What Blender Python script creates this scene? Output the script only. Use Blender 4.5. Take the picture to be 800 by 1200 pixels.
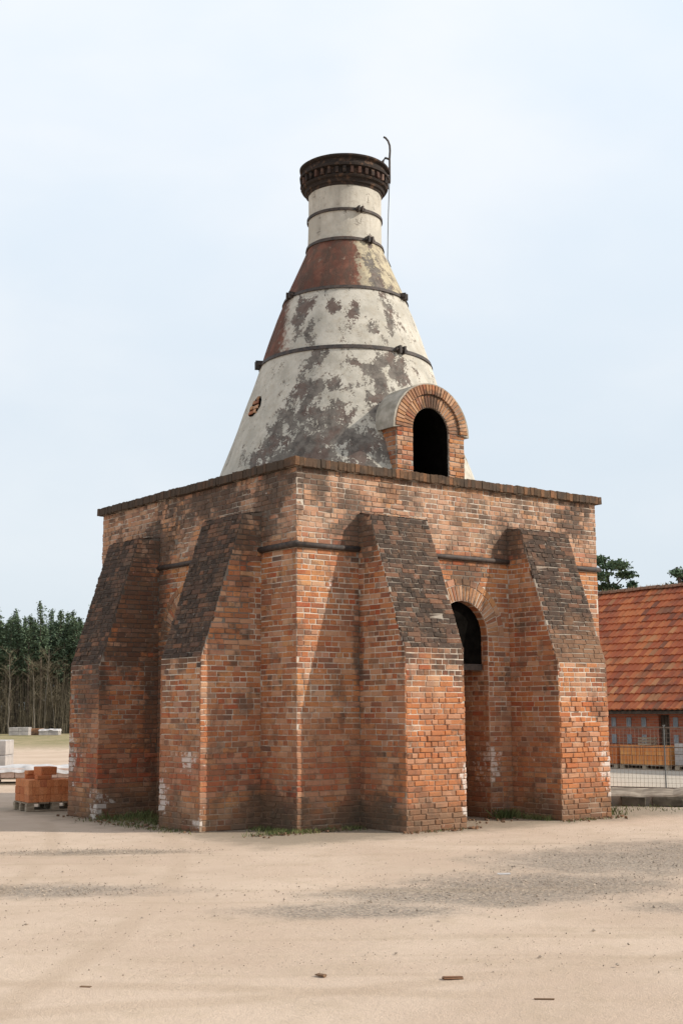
import bpy, math, random
from mathutils import Vector, Matrix, noise as mnoise

random.seed(7)
scene = bpy.context.scene
col = scene.collection
for o in list(bpy.data.objects):
    bpy.data.objects.remove(o)

# ------------------------------------------------------------------ camera
cam_d = bpy.data.cameras.new('camera')
cam_d.sensor_fit = 'VERTICAL'
cam_d.sensor_height = 36.0
cam_d.lens = 1544.3 / 1200 * 36.0
cam_d.clip_start = 0.1
cam_d.clip_end = 3000
cam = bpy.data.objects.new('camera', cam_d)
col.objects.link(cam)
FW = Vector((0.59758, 0.787823, 0.149107)).normalized()
RT = Vector((0.797282, -0.603575, -0.006232)).normalized()
UP = RT.cross(FW)
CAM = Vector((-11.15575, -15.80735, 1.72))
m = Matrix((RT, UP, -FW)).transposed().to_4x4()
m.translation = CAM
cam.matrix_world = m
scene.camera = cam
F2 = Vector((0.604336, 0.79673, 0)); R2 = Vector((0.79673, -0.604336, 0))

# ------------------------------------------------------------------ light
SUN = Vector((1.02, -1.0, 0.88)).normalized()          # towards the sun
elev = math.asin(SUN.z)
azim = math.atan2(SUN.x, SUN.y)                        # clockwise from +Y
sun_d = bpy.data.lights.new('sun', 'SUN')
sun_d.energy = 4.8
sun_d.angle = math.radians(0.6)
sun_d.color = (1.0, 0.93, 0.82)
sun = bpy.data.objects.new('sun', sun_d)
col.objects.link(sun)
sun.rotation_euler = SUN.to_track_quat('Z', 'Y').to_euler()
sun.location = (20, -20, 30)
world = bpy.data.worlds.new('World')
scene.world = world
world.use_nodes = True
scene.view_settings.view_transform = 'Standard'
scene.view_settings.look = 'None'
scene.view_settings.exposure = 0.0
scene.view_settings.gamma = 1.0


# ------------------------------------------------------------------ node helper
class NT:
    def __init__(s, tree):
        s.t = tree

    def new(s, typ, **kw):
        n = s.t.nodes.new(typ)
        for k, v in kw.items():
            setattr(n, k, v)
        return n

    def link(s, a, b):
        s.t.links.new(a, b)

    def put(s, sock, v):
        if isinstance(v, bpy.types.NodeSocket):
            s.link(v, sock)
        elif v is not None:
            if isinstance(v, (tuple, list)) and len(v) == 3 and sock.type == 'RGBA':
                v = (*v, 1)
            sock.default_value = v

    def math(s, op, a, b=None, c=None, clamp=False):
        n = s.new('ShaderNodeMath', operation=op, use_clamp=clamp)
        for i, v in enumerate((a, b, c)):
            if v is not None:
                s.put(n.inputs[i], v)
        return n.outputs[0]

    def vmath(s, op, a, b=None):
        n = s.new('ShaderNodeVectorMath', operation=op)
        s.put(n.inputs[0], a)
        if b is not None:
            s.put(n.inputs[1], b)
        return n.outputs[1] if op in ('LENGTH', 'DISTANCE', 'DOT_PRODUCT') else n.outputs[0]

    def noise(s, vec, scale, detail=4, rough=0.55, dist=0.0):
        n = s.new('ShaderNodeTexNoise')
        s.put(n.inputs['Vector'], vec)
        s.put(n.inputs['Scale'], scale)
        n.inputs['Detail'].default_value = detail
        n.inputs['Roughness'].default_value = rough
        n.inputs['Distortion'].default_value = dist
        return n.outputs['Fac']

    def voro(s, vec, scale, out='Distance', feature='F1'):
        n = s.new('ShaderNodeTexVoronoi', feature=feature)
        s.put(n.inputs['Vector'], vec)
        n.inputs['Scale'].default_value = scale
        return n.outputs[out]

    def step(s, v, lo, hi):
        n = s.new('ShaderNodeMapRange', interpolation_type='SMOOTHSTEP')
        s.put(n.inputs['Value'], v)
        n.inputs['From Min'].default_value = lo
        n.inputs['From Max'].default_value = hi
        return n.outputs[0]

    def mix(s, f, a, b, mode='MIX'):
        n = s.new('ShaderNodeMix', data_type='RGBA', blend_type=mode)
        s.put(n.inputs[0], f)
        s.put(n.inputs[6], a)
        s.put(n.inputs[7], b)
        return n.outputs[2]

    def ramp(s, f, stops, interp='LINEAR'):
        n = s.new('ShaderNodeValToRGB')
        n.color_ramp.interpolation = interp
        el = n.color_ramp.elements
        while len(el) < len(stops):
            el.new(0.5)
        for e, (p, c) in zip(el, stops):
            e.position = p
            e.color = (*c, 1)
        s.put(n.inputs[0], f)
        return n.outputs[0]

    def sep(s, v):
        n = s.new('ShaderNodeSeparateXYZ')
        s.put(n.inputs[0], v)
        return n.outputs

    def comb(s, x, y, z):
        n = s.new('ShaderNodeCombineXYZ')
        for i, v in enumerate((x, y, z)):
            s.put(n.inputs[i], v)
        return n.outputs[0]

    def bump(s, h, strength=0.3, dist=0.02):
        n = s.new('ShaderNodeBump')
        n.inputs['Strength'].default_value = strength
        n.inputs['Distance'].default_value = dist
        s.put(n.inputs['Height'], h)
        return n.outputs[0]

    def blobs(s, vec, lst):
        """soft union of ellipsoids: (centre, radii) -> 1 in the middle, 0 outside"""
        acc = None
        for c, r in lst:
            d = s.vmath('SUBTRACT', vec, c)
            d = s.vmath('DIVIDE', d, r)
            d = s.math('SUBTRACT', 1.0, s.vmath('LENGTH', d), clamp=True)
            acc = d if acc is None else s.math('MAXIMUM', acc, d)
        return acc


def mat(name, rough=0.85, spec=0.2):
    m = bpy.data.materials.new(name)
    m.use_nodes = True
    nt = NT(m.node_tree)
    b = m.node_tree.nodes['Principled BSDF']
    b.inputs['Roughness'].default_value = rough
    b.inputs['Specular IOR Level'].default_value = spec
    return m, nt, b


def fin(nt, b, colour, height=None, strength=0.3, dist=0.02):
    nt.put(b.inputs['Base Color'], colour)
    if height is not None:
        nt.link(nt.bump(height, strength, dist), b.inputs['Normal'])


def pos(nt):
    return nt.new('ShaderNodeNewGeometry').outputs['Position']


def rnd(nt):
    i = nt.new('ShaderNodeNewGeometry').outputs['Random Per Island']
    o = nt.new('ShaderNodeObjectInfo').outputs['Random']
    return nt.math('FRACT', nt.math('ADD', i, o))


# ------------------------------------------------------------------ sky
def make_sky():
    nt = NT(world.node_tree)
    bg = world.node_tree.nodes['Background']
    sky = nt.new('ShaderNodeTexSky')
    sky.sky_type = 'NISHITA'
    sky.sun_disc = False
    sky.sun_elevation = elev
    sky.sun_rotation = azim
    sky.air_density = 1.0
    sky.dust_density = 2.5
    sky.ozone_density = 1.5
    d = nt.new('ShaderNodeTexCoord').outputs['Generated']
    x, y, z = nt.sep(d)
    v = nt.comb(x, y, nt.math('MULTIPLY', z, 2.2))
    n1 = nt.noise(v, 2.1, 5, 0.5, 0.4)
    n2 = nt.noise(v, 5.0, 4, 0.5, 0.3)
    n = nt.math('ADD', nt.math('MULTIPLY', n1, 0.75), nt.math('MULTIPLY', n2, 0.25))
    cl = nt.step(n, 0.36, 0.66)
    up = nt.step(z, 0.0, 0.55)
    ccol = nt.mix(up, (7.9, 8.5, 9.0), (9.6, 9.9, 10.25))
    dcol = nt.mix(up, (6.9, 7.7, 8.4), (8.3, 9.2, 10.1))
    haze = nt.mix(cl, dcol, ccol)
    c = nt.mix(0.88, sky.outputs[0], haze)
    nt.link(c, bg.inputs['Color'])
    bg.inputs['Strength'].default_value = 0.11


make_sky()

# ------------------------------------------------------------------ materials
W, V = 6.50, 6.23                    # kiln footprint
ZS, ZL, ZH = 4.16, 5.325, 5.47       # tie bar, coping underside, coping top
AX, AY = 3.29, 3.08                  # bottle axis

WHITE_SPOTS = [((2.31, -1.05, 0.9), (0.22, 0.5, 0.95)), ((2.31, -1.05, 0.25), (0.25, 0.4, 0.35)),
               ((5.43, -1.08, 0.8), (0.3, 0.5, 1.1)), ((-1.1, 4.1, 0.2), (0.5, 0.5, 0.42)),
               ((-1.05, 0.95, 0.12), (0.22, 0.25, 0.16)), ((-1.1, 5.1, 0.9), (0.4, 0.4, 0.8)),
               ((-1.05, 2.05, 0.5), (0.4, 0.3, 0.6)),
               ((-1.05, 1.3, 1.0), (0.35, 0.4, 0.3)), ((3.85, -0.05, 0.85), (0.35, 0.6, 0.7)),
               ((0.6, 0, 3.62), (0.2, 0.3, 0.22))]
SOOT_SHADE_SPOTS = [((1.1, -0.1, 4.5), (0.75, 0.6, 0.75)), ((4.25, -0.1, 4.5), (0.55, 0.6, 0.6)),  # soot and damp stains, plus buttress shade painted beside tops and junctions
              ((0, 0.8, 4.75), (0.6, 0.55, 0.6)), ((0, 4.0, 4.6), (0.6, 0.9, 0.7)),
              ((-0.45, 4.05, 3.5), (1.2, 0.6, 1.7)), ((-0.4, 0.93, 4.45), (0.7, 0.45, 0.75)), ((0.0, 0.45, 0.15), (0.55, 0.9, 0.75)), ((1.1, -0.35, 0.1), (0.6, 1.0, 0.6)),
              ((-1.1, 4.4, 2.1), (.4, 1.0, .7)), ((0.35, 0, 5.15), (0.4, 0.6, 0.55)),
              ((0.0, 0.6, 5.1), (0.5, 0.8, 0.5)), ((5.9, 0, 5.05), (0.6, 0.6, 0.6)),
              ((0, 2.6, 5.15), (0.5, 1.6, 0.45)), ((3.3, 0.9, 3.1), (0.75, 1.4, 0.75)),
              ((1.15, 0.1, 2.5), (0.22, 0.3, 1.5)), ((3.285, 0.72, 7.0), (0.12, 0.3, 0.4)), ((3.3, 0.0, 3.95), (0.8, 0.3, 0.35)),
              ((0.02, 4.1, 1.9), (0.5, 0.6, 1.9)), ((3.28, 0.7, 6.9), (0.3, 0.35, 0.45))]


def wash(nt, P, c, k):
    """brown clay wash and grime that lies over bricks and joints alike"""
    n = nt.noise(nt.vmath('ADD', P, (41.0, 13.0, 7.0)), 1.35, 6, .68, .5)
    g = nt.noise(nt.vmath('MULTIPLY', nt.vmath('ADD', P, (5.0, 31.0, 2.0)), (1, 1, .6)), 2.4, 6, .7, .4)
    z = nt.sep(P)[2]
    lo = nt.math('MULTIPLY', nt.math('SUBTRACT', 1.0, nt.step(z, 1.2, 2.6)), .09)
    m = nt.math('MULTIPLY', nt.step(nt.math('ADD', n, lo), .51, .64), nt.math('SUBTRACT', 1.0, nt.math('MULTIPLY', nt.step(z, 4.0, 4.3), .7)))
    c = nt.mix(nt.math('MULTIPLY', m, .50 * k), c, nt.mix(nt.step(g, .35, .65), (.24, .115, .068), (.38, .165, .082)))
    d = nt.step(g, .53, .66)
    return nt.mix(nt.math('MULTIPLY', d, .66 * k), c, (.125, .078, .056))


def brick_material(name, kind):
    m, nt, b = mat(name, 0.9, 0.15)
    P = pos(nt)
    x, y, z = nt.sep(P)
    r = rnd(nt)
    if kind == 'lichen':
        base = nt.ramp(r, [(0, (.044, .032, .025)), (.35, (.074, .050, .038)), (.62, (.056, .041, .033)),
                           (.86, (.115, .066, .046)), (.97, (.18, .09, .055)), (1, (.095, .078, .062))])
    elif kind == 'coping':
        base = nt.ramp(r, [(0, (.065, .043, .028)), (.3, (.12, .075, .046)), (.6, (.085, .056, .036)),
                           (.85, (.20, .105, .055)), (1, (.26, .12, .06))])
    elif kind == 'crown':
        base = nt.ramp(r, [(0, (.026, .022, .020)), (.5, (.045, .034, .029)), (.85, (.085, .045, .034)), (1, (.15, .10, .08))])
    elif kind == 'orange':
        base = nt.ramp(r, [(0, (.52, .17, .07)), (.4, (.60, .22, .09)), (.8, (.66, .27, .12)), (1, (.45, .14, .065))])
    elif kind == 'arch':
        base = nt.ramp(r, [(0, (.34, .18, .11)), (.35, (.42, .21, .115)), (.65, (.47, .26, .145)), (.85, (.27, .13, .085)),
                           (1, (.42, .15, .085))])
    else:
        base = nt.ramp(r, [(0, (.41, .145, .070)), (.14, (.50, .215, .105)), (.27, (.35, .095, .050)), (.40, (.53, .25, .125)),
                           (.52, (.43, .155, .080)), (.62, (.30, .115, .070)), (.71, (.49, .185, .085)), (.80, (.50, .285, .165)),
                           (.88, (.41, .105, .055)), (.95, (.27, .13, .085)), (.985, (.16, .09, .07)), (1, (.065, .055, .054))])
    n_f = nt.noise(P, 55, 4, 0.65)
    n_m = nt.noise(P, 9, 4, 0.6)
    n_l = nt.noise(P, 1.6, 5, 0.6)
    c = nt.mix(nt.step(n_f, .35, .75), base, nt.mix(1.0, base, (.62, .60, .58), 'MULTIPLY'))
    c = nt.mix(nt.math('MULTIPLY', nt.step(n_m, .5, .75), .35), c, (.32, .18, .11))
    if kind in ('brick', 'arch'):
        # paler, lime-washed storey above the tie bar
        pale = nt.math('MULTIPLY', nt.step(z, 4.05, 4.5), nt.math('SUBTRACT', 1.0, nt.step(z, 5.3, 5.36)))
        c = nt.mix(nt.math('MULTIPLY', pale, nt.math('MULTIPLY_ADD', n_m, .6, .18)), c, (.47, .325, .235))
        up2 = nt.math('MULTIPLY', pale, nt.step(nt.noise(P, 3.1, 5, .7), .53, .62))
        c = nt.mix(nt.math('MULTIPLY', up2, .6), c, (.24, .18, .14))
        up3 = nt.math('MULTIPLY', pale, nt.step(nt.noise(nt.vmath('ADD', P, (7, 3, 5)), 4.0, 5, .7), .56, .66))
        c = nt.mix(nt.math('MULTIPLY', up3, .6), c, (.53, .42, .34))
        # patches of other firings and old repairs
        c = nt.mix(nt.math('MULTIPLY', nt.step(n_l, .50, .62), .40), c, (.31, .165, .095))
        n_z = nt.noise(nt.vmath('ADD', P, (17.3, 4.1, 9.7)), 1.15, 4, .6, .6)
        c = nt.mix(nt.math('MULTIPLY', nt.step(n_z, .53, .62), .5), c, (.52, .24, .105))
        n_y = nt.noise(nt.vmath('ADD', P, (3.3, 24.1, 1.7)), 2.3, 4, .65, .5)
        c = nt.mix(nt.math('MULTIPLY', nt.step(n_y, .56, .66), .55), c, (.17, .10, .07))
        r2 = nt.math('FRACT', nt.math('MULTIPLY', r, 7.31))
        jit = nt.math('ADD', nt.math('MULTIPLY', nt.math('SUBTRACT', n_l, .5), 1.5), nt.math('MULTIPLY', nt.math('SUBTRACT', r2, .5), .45))
        # bright red courses near the corner
        red = nt.math('MULTIPLY', nt.step(z, .50, .60), nt.math('SUBTRACT', 1.0, nt.step(z, 1.00, 1.18)))
        red = nt.math('MULTIPLY', red, nt.step(nt.math('ADD', y, nt.math('MULTIPLY', x, -.6)), -1.3, -.6))
        red = nt.math('MULTIPLY', red, nt.step(n_l, .40, .5))
        c = nt.mix(nt.math('MULTIPLY', red, .65), c, (.33, .066, .04))
        # vivid weathered feet of the two sunny buttresses
        ft = nt.math('MULTIPLY', nt.step(nt.math('MULTIPLY', y, -1), .85, 1.0), nt.math('SUBTRACT', 1.0, nt.step(z, 1.75, 2.0)))
        c = nt.mix(nt.math('MULTIPLY', ft, .5), c, (.50, .175, .072))
        r4 = nt.math('FRACT', nt.math('MULTIPLY', r, 23.1))
        c = nt.mix(nt.math('MULTIPLY', nt.step(r4, .70, .78), .45), c, (.50, .33, .235))
        c = nt.mix(nt.math('MULTIPLY', nt.math('SUBTRACT', 1.0, nt.step(r4, .10, .16)), .50), c, (.20, .115, .085))
        # lichen creeping down from the slopes on to the buttress fronts, brick by brick
        fr = nt.step(nt.math('MAXIMUM', nt.math('MULTIPLY', y, -1), nt.math('MULTIPLY', x, -1)), .97, 1.03)
        r5 = nt.math('FRACT', nt.math('MULTIPLY', r, 41.7))
        cz = nt.math('ADD', nt.math('ADD', z, nt.math('MULTIPLY', nt.math('SUBTRACT', r5, .5), .55)), nt.math('MULTIPLY', nt.math('SUBTRACT', n_l, .5), .5))
        c = nt.mix(nt.math('MULTIPLY', nt.math('MULTIPLY', fr, nt.step(cz, 2.26, 2.48)), .78), c, (.075, .052, .042))
        # soot and lichen, with buttress shade painted in
        s = nt.math('ADD', nt.math('ADD', nt.blobs(P, SOOT_SHADE_SPOTS), jit), nt.math('MULTIPLY', nt.math('SUBTRACT', n_m, .5), 1.5))
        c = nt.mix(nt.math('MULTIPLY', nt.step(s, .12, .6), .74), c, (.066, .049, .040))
        st = nt.noise(nt.vmath('MULTIPLY', P, (1.0, 1.0, .35)), 2.6, 5, .65)
        top = nt.math('MULTIPLY', nt.step(z, 4.2, 5.0), nt.step(nt.math('ADD', st, nt.math('MULTIPLY', nt.math('SUBTRACT', r2, .5), .16)), .45, .58))
        top = nt.math('MULTIPLY', top, nt.math('SUBTRACT', 1.0, nt.step(z, 5.33, 5.36)))
        c = nt.mix(nt.math('MULTIPLY', top, .75), c, (.085, .062, .05))
    if kind in ('brick', 'arch'):
        hs = nt.new('ShaderNodeHueSaturation')
        hs.inputs['Hue'].default_value = .503
        hs.inputs['Saturation'].default_value = 1.02
        hs.inputs['Value'].default_value = .96
        nt.put(hs.inputs['Color'], c)
        c = wash(nt, P, hs.outputs[0], .78)
    if kind in ('brick', 'lichen', 'arch'):
        # rising damp
        dz = nt.math('ADD', z, nt.math('MULTIPLY', nt.math('SUBTRACT', n_l, .5), -1.2))
        c = nt.mix(nt.math('MULTIPLY', nt.math('SUBTRACT', 1.0, nt.step(dz, .12, .55)), .62), c, (.085, .07, .05))
        # salts
        w = nt.math('ADD', nt.blobs(P, WHITE_SPOTS), nt.math('MULTIPLY', nt.math('SUBTRACT', nt.noise(P, 11, 5, .75), .5), 2.6))
        r3 = nt.math('FRACT', nt.math('MULTIPLY', r, 13.7))
        w = nt.math('ADD', w, nt.math('MULTIPLY', nt.math('SUBTRACT', r3, .6), .8))
        c = nt.mix(nt.math('MULTIPLY', nt.step(w, .5, .9), .75), c, (.60, .54, .49))
    if kind == 'lichen':
        nl2 = nt.noise(P, 3.2, 4, .6)
        c = nt.mix(nt.math('MULTIPLY', nt.step(nl2, .55, .65), .45), c, (.15, .085, .052))
        lowm = nt.math('ADD', nt.math('SUBTRACT', 3.15, z), nt.math('MULTIPLY', nt.math('SUBTRACT', n_l, .5), 2.0))
        c = nt.mix(nt.math('MULTIPLY', nt.math('MULTIPLY', nt.step(lowm, .0, .7), nt.step(x, 3.6, 4.2)), .6), c, (.26, .14, .08))
        c = nt.mix(nt.math('MULTIPLY', nt.step(nt.noise(P, 22, 4, .7), .60, .72), .4), c, (.20, .18, .15))
    if kind == 'coping':
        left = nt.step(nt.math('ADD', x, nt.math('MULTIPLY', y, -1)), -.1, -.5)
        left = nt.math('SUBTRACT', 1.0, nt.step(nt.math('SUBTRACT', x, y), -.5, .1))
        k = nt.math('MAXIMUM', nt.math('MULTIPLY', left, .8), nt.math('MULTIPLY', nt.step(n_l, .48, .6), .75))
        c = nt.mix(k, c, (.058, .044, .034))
    fin(nt, b, c, nt.math('ADD', n_f, nt.math('MULTIPLY', n_m, .7)), .55, .012)
    return m


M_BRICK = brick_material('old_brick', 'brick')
M_LICH = brick_material('lichen_brick', 'lichen')
M_COPE = brick_material('mossy_coping_brick', 'coping')
M_CROWN = brick_material('sooty_crown_brick', 'crown')
M_ORANGE = brick_material('fresh_orange_brick', 'orange')
M_ARCH = brick_material('arch_brick', 'arch')


def mortar_material(name, c0, c1):
    m, nt, b = mat(name, 0.95, 0.1)
    P = pos(nt)
    x, y, z = nt.sep(P)
    n = nt.noise(P, 6, 5, .65)
    nb = nt.noise(P, 1.3, 4, .6)
    c = nt.mix(nt.step(n, .38, .62), c0, c1)
    nz = nt.sep(nt.new('ShaderNodeNewGeometry').outputs['True Normal'])[2]
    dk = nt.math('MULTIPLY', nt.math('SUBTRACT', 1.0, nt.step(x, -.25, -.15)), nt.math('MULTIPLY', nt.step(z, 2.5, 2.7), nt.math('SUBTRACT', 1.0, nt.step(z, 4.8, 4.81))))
    mid = nt.math('MULTIPLY', nt.step(z, 1.0, 1.7), nt.math('SUBTRACT', 1.0, nt.step(z, 4.0, 4.3)))
    c = nt.mix(nt.math('MULTIPLY', nt.step(nb, .48, .62), nt.math('MULTIPLY_ADD', mid, -.45, .75)), c, (.20, .145, .105))
    c = nt.mix(nt.math('MULTIPLY', mid, .50), c, (.62, .545, .455))
    c = wash(nt, P, c, .95)
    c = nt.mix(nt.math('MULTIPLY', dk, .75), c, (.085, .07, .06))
    s = nt.math('ADD', nt.blobs(P, SOOT_SHADE_SPOTS), nt.math('MULTIPLY', nt.math('SUBTRACT', n, .5), 1.1))
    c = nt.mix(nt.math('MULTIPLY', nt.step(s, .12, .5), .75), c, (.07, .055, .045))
    nl = nt.noise(P, 1.6, 5, .6)
    dz = nt.math('ADD', z, nt.math('MULTIPLY', nt.math('SUBTRACT', nl, .5), -2.4))
    c = nt.mix(nt.math('MULTIPLY', nt.math('SUBTRACT', 1.0, nt.step(dz, .7, 1.6)), .6), c, (.22, .135, .085))
    c = nt.mix(nt.math('MULTIPLY', nt.step(nz, .08, .2), .55), c, (.085, .068, .054))
    fin(nt, b, c, nt.noise(P, 60, 4, .7), .6, .015)
    return m


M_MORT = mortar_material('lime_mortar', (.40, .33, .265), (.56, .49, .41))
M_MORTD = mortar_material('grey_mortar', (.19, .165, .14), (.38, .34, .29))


def simple(name, c0, c1, scale=8, rough=.85, spec=.2, bumpk=.3, detail=5, stretch=None, metal=0.0, bdist=.01):
    m, nt, b = mat(name, rough, spec)
    P = nt.new('ShaderNodeTexCoord').outputs['Object']
    if stretch:
        P = nt.vmath('MULTIPLY', P, stretch)
    n = nt.noise(P, scale, detail, .6)
    r = rnd(nt)
    f = nt.math('ADD', nt.step(n, .3, .7), nt.math('MULTIPLY', nt.math('SUBTRACT', r, .5), .5), clamp=True)
    b.inputs['Metallic'].default_value = metal
    fin(nt, b, nt.mix(f, c0, c1), n, bumpk, bdist)
    return m


M_SOOT_SHADE = simple('soot_shade', (.004, .0035, .003), (.008, .007, .006), spec=0.0)  # near-black: kiln soot, and the painted dark of openings
M_IRON = simple('rusty_iron', (.030, .027, .026), (.075, .055, .045), 14, .7, .3)
M_RENDER = simple('grey_render', (.25, .225, .185), (.43, .39, .33), 5, .95, .1, .5)
M_WOOD = simple('pallet_wood', (.22, .17, .12), (.38, .31, .23), 7, .85, .15, .3, stretch=(1, 1, 5))
M_DWOOD = simple('dark_wood', (.05, .04, .032), (.11, .09, .07), 7)
M_PLASTIC = simple('white_sheeting', (.36, .34, .33), (.53, .50, .485), 4, .4, .4, .5, bdist=.05)
M_WRAP = simple('grey_wrapped_blocks', (.30, .275, .26), (.42, .385, .36), 4, .5, .4, .3)
M_PINK = simple('pale_clay_blocks', (.50, .36, .29), (.60, .47, .40), 5)
M_CONC = simple('weathered_concrete', (.16, .13, .10), (.34, .29, .235), 3, .95, .1, .5)
M_CONCD = simple('mossy_concrete_face', (.045, .038, .028), (.12, .10, .075), 3, .95, .1, .6)
M_STEEL = simple('galvanised_steel', (.12, .125, .12), (.20, .205, .20), 10, .5, .4, .1)
M_WIRE = simple('rusty_wire', (.11, .085, .065), (.19, .15, .12), 10, .6, .3, .1)
M_TILE = simple('stacked_clay_tile', (.58, .21, .065), (.72, .36, .12), 1.5, .85, .2, .3)
M_VENT = simple('grey_vent_board', (.20, .24, .27), (.31, .35, .38), 6)
M_BARK = simple('pine_bark', (.055, .045, .038), (.13, .095, .07), 4)
M_BIRCH = simple('pale_trunk_bark', (.11, .095, .075), (.18, .155, .125), 4)
M_TWIG = simple('bare_twigs', (.115, .095, .065), (.175, .145, .095), 1)
M_STONE = simple('gravel_stone', (.22, .18, .14), (.46, .37, .29), 3)
M_NEEDLE = simple('pine_needles', (.065, .10, .06), (.115, .155, .09), .8, .8, .2, 0)
M_NEEDLE2 = simple('blue_green_needles', (.045, .080, .045), (.095, .14, .075), .8, .8, .2, 0)
M_GRASS = simple('grass_blade', (.05, .07, .022), (.16, .16, .06), 2, .8, .2, 0)
M_DRY = simple('dry_leaf', (.12, .07, .04), (.2, .12, .07), 9)


def plaster_material():
    m, nt, b = mat('weathered_plaster', .92, .15)
    P = pos(nt)
    d = nt.vmath('SUBTRACT', P, (AX, AY, 0))
    a = math.radians(-127.4)
    ca, sa = math.cos(a), math.sin(a)
    px = nt.vmath('DOT_PRODUCT', d, (ca, sa, 0))
    py = nt.vmath('DOT_PRODUCT', d, (-sa, ca, 0))
    th = nt.math('MULTIPLY', nt.math('ARCTAN2', py, px), 57.2958)
    z = nt.sep(P)[2]
    C2 = nt.comb(th, nt.math('MULTIPLY', z, 20.0), 0.0)       # degrees, 1 m = 20 units

    wn = nt.new('ShaderNodeTexNoise'); wn.inputs['Scale'].default_value = 2.6; wn.inputs['Detail'].default_value = 4
    nt.put(wn.inputs['Vector'], P)
    C3 = nt.vmath('ADD', C2, nt.vmath('MULTIPLY', nt.vmath('SUBTRACT', wn.outputs['Color'], (.5, .5, .5)), (34, 22, 0)))

    def bl(lst):
        return nt.blobs(C3, [((t, zz * 20, 0), (rt * 1.0, rz * 20, 1)) for t, zz, rt, rz in lst])
    n1 = nt.noise(P, 2.2, 6, .68)
    n2 = nt.noise(P, 7.5, 6, .68)
    n3 = nt.noise(P, 30, 5, .7)
    cream = nt.mix(nt.step(n1, .35, .65), (.37, .345, .295), (.515, .48, .415))
    cream = nt.mix(nt.math('MULTIPLY', nt.step(n2, .45, .68), .6), cream, (.37, .325, .26))
    run = nt.noise(nt.vmath('MULTIPLY', P, (1, 1, .18)), 5.5, 5, .65)
    cream = nt.mix(nt.math('MULTIPLY', nt.step(run, .52, .7), .35), cream, (.31, .27, .22))
    dark = nt.mix(nt.step(n2, .35, .65), (.085, .074, .066), (.18, .158, .137))
    dark = nt.mix(nt.math('MULTIPLY', nt.step(n1, .48, .60), .5), dark, (.13, .075, .06))
    m1 = bl([(-20, 7.6, 9, .75), (-22, 7.1, 12, .8), (-27, 6.5, 13, .75), (-35, 6.1, 12, .5), (-14, 6.0, 20, .75), (-3, 6.4, 14, .65),
             (6, 6.1, 13, .75), (-11, 6.65, 13, .55), (17, 6.85, 7, .6), (16, 7.3, 9, .35), (29, 7.62, 12, .45), (12, 7.6, 10, .25),
             (-43, 5.9, 9, .32), (21, 5.85, 11, .6), (-30, 5.75, 16, .45), (2, 5.75, 14, .4), (-5, 7.2, 9, .3),
             (-38, 8.75, 13, .55), (-24, 8.45, 6, .3), (8, 8.6, 7, .24), (38, 8.62, 9, .55), (20, 8.4, 6, .2), (-10, 8.85, 8, .2),
             (30, 9.5, 14, .7), (38, 9.9, 12, .4), (22, 9.75, 8, .3), (44, 9.3, 10, .3)])
    n4 = nt.noise(nt.vmath('MULTIPLY', P, (1, 1, .6)), 3.6, 6, .72, .5)
    nn = nt.math('ADD', nt.math('MULTIPLY', nt.math('SUBTRACT', n4, .5), 3.0), nt.math('ADD', nt.math('MULTIPLY', nt.math('SUBTRACT', n2, .5), 1.5), nt.math('MULTIPLY', nt.math('SUBTRACT', n3, .5), 1.5)))
    lowb = nt.math('MULTIPLY', nt.math('MULTIPLY', nt.step(th, -48, -30), nt.math('SUBTRACT', 1.0, nt.step(z, 7.75, 7.95))), .06)
    nn = nt.math('ADD', nn, lowb)
    nn = nt.math('ADD', nn, nt.math('MULTIPLY', nt.math('SUBTRACT', run, .5), 1.3))
    mk = nt.math('ADD', m1, nn)
    k = nt.math('ADD', nt.math('MULTIPLY', nt.step(mk, .37, .52), .72), nt.math('MULTIPLY', nt.step(mk, .18, .75), .28))
    # red-brown coat on the shoulder and down the left edge
    nr = nt.math('MULTIPLY', nt.math('SUBTRACT', n2, .5), 40)
    side = nt.math('ADD', th, nr)
    m2 = nt.math('MULTIPLY', nt.math('SUBTRACT', 1.0, nt.step(side, 12, 18)), nt.step(z, 9.2, 9.215))
    m2 = nt.math('MULTIPLY', m2, nt.math('SUBTRACT', 1.0, nt.step(z, 10.30, 10.31)))
    e = nt.math('ADD', th, nt.math('MULTIPLY', nt.math('SUBTRACT', z, 9.2), 14))
    m3 = nt.math('SUBTRACT', 1.0, nt.step(nt.math('ADD', e, nr), -66, -54))
    m3 = nt.math('MULTIPLY', m3, nt.math('MULTIPLY', nt.step(z, 8.0, 8.02), nt.math('SUBTRACT', 1.0, nt.step(z, 9.2, 9.21))))
    redm = nt.math('MAXIMUM', m2, m3)
    redc = nt.mix(nt.step(n1, .4, .62), (.115, .052, .038), (.19, .085, .058))
    redc = nt.mix(nt.math('MULTIPLY', nt.step(n2, .60, .68), .55), redc, (.36, .28, .21))
    redc = nt.mix(nt.math('MULTIPLY', nt.step(run, .42, .60), .75), redc, (.085, .058, .045))
    redc = nt.mix(nt.math('MULTIPLY', nt.step(n1, .55, .7), .6), redc, (.10, .08, .065))
    ochre = nt.math('MULTIPLY', nt.step(z, 9.2, 9.22), nt.math('SUBTRACT', 1.0, nt.step(z, 10.2, 10.28)))
    base = nt.mix(nt.math('MULTIPLY', ochre, .7), cream, nt.mix(nt.step(n2, .4, .6), (.40, .33, .20), (.21, .165, .105)))
    c = nt.mix(k, base, dark)
    c = nt.mix(redm, c, redc)
    # smoky top under the crown
    c = nt.mix(nt.math('MULTIPLY', nt.step(z, 10.3, 10.5), .25), c, nt.mix(nt.step(run, .4, .65), (.56, .51, .43), (.34, .30, .25)))
    h = nt.math('SUBTRACT', nt.math('MULTIPLY', n3, .5), nt.math('MULTIPLY', k, .9))
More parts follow.
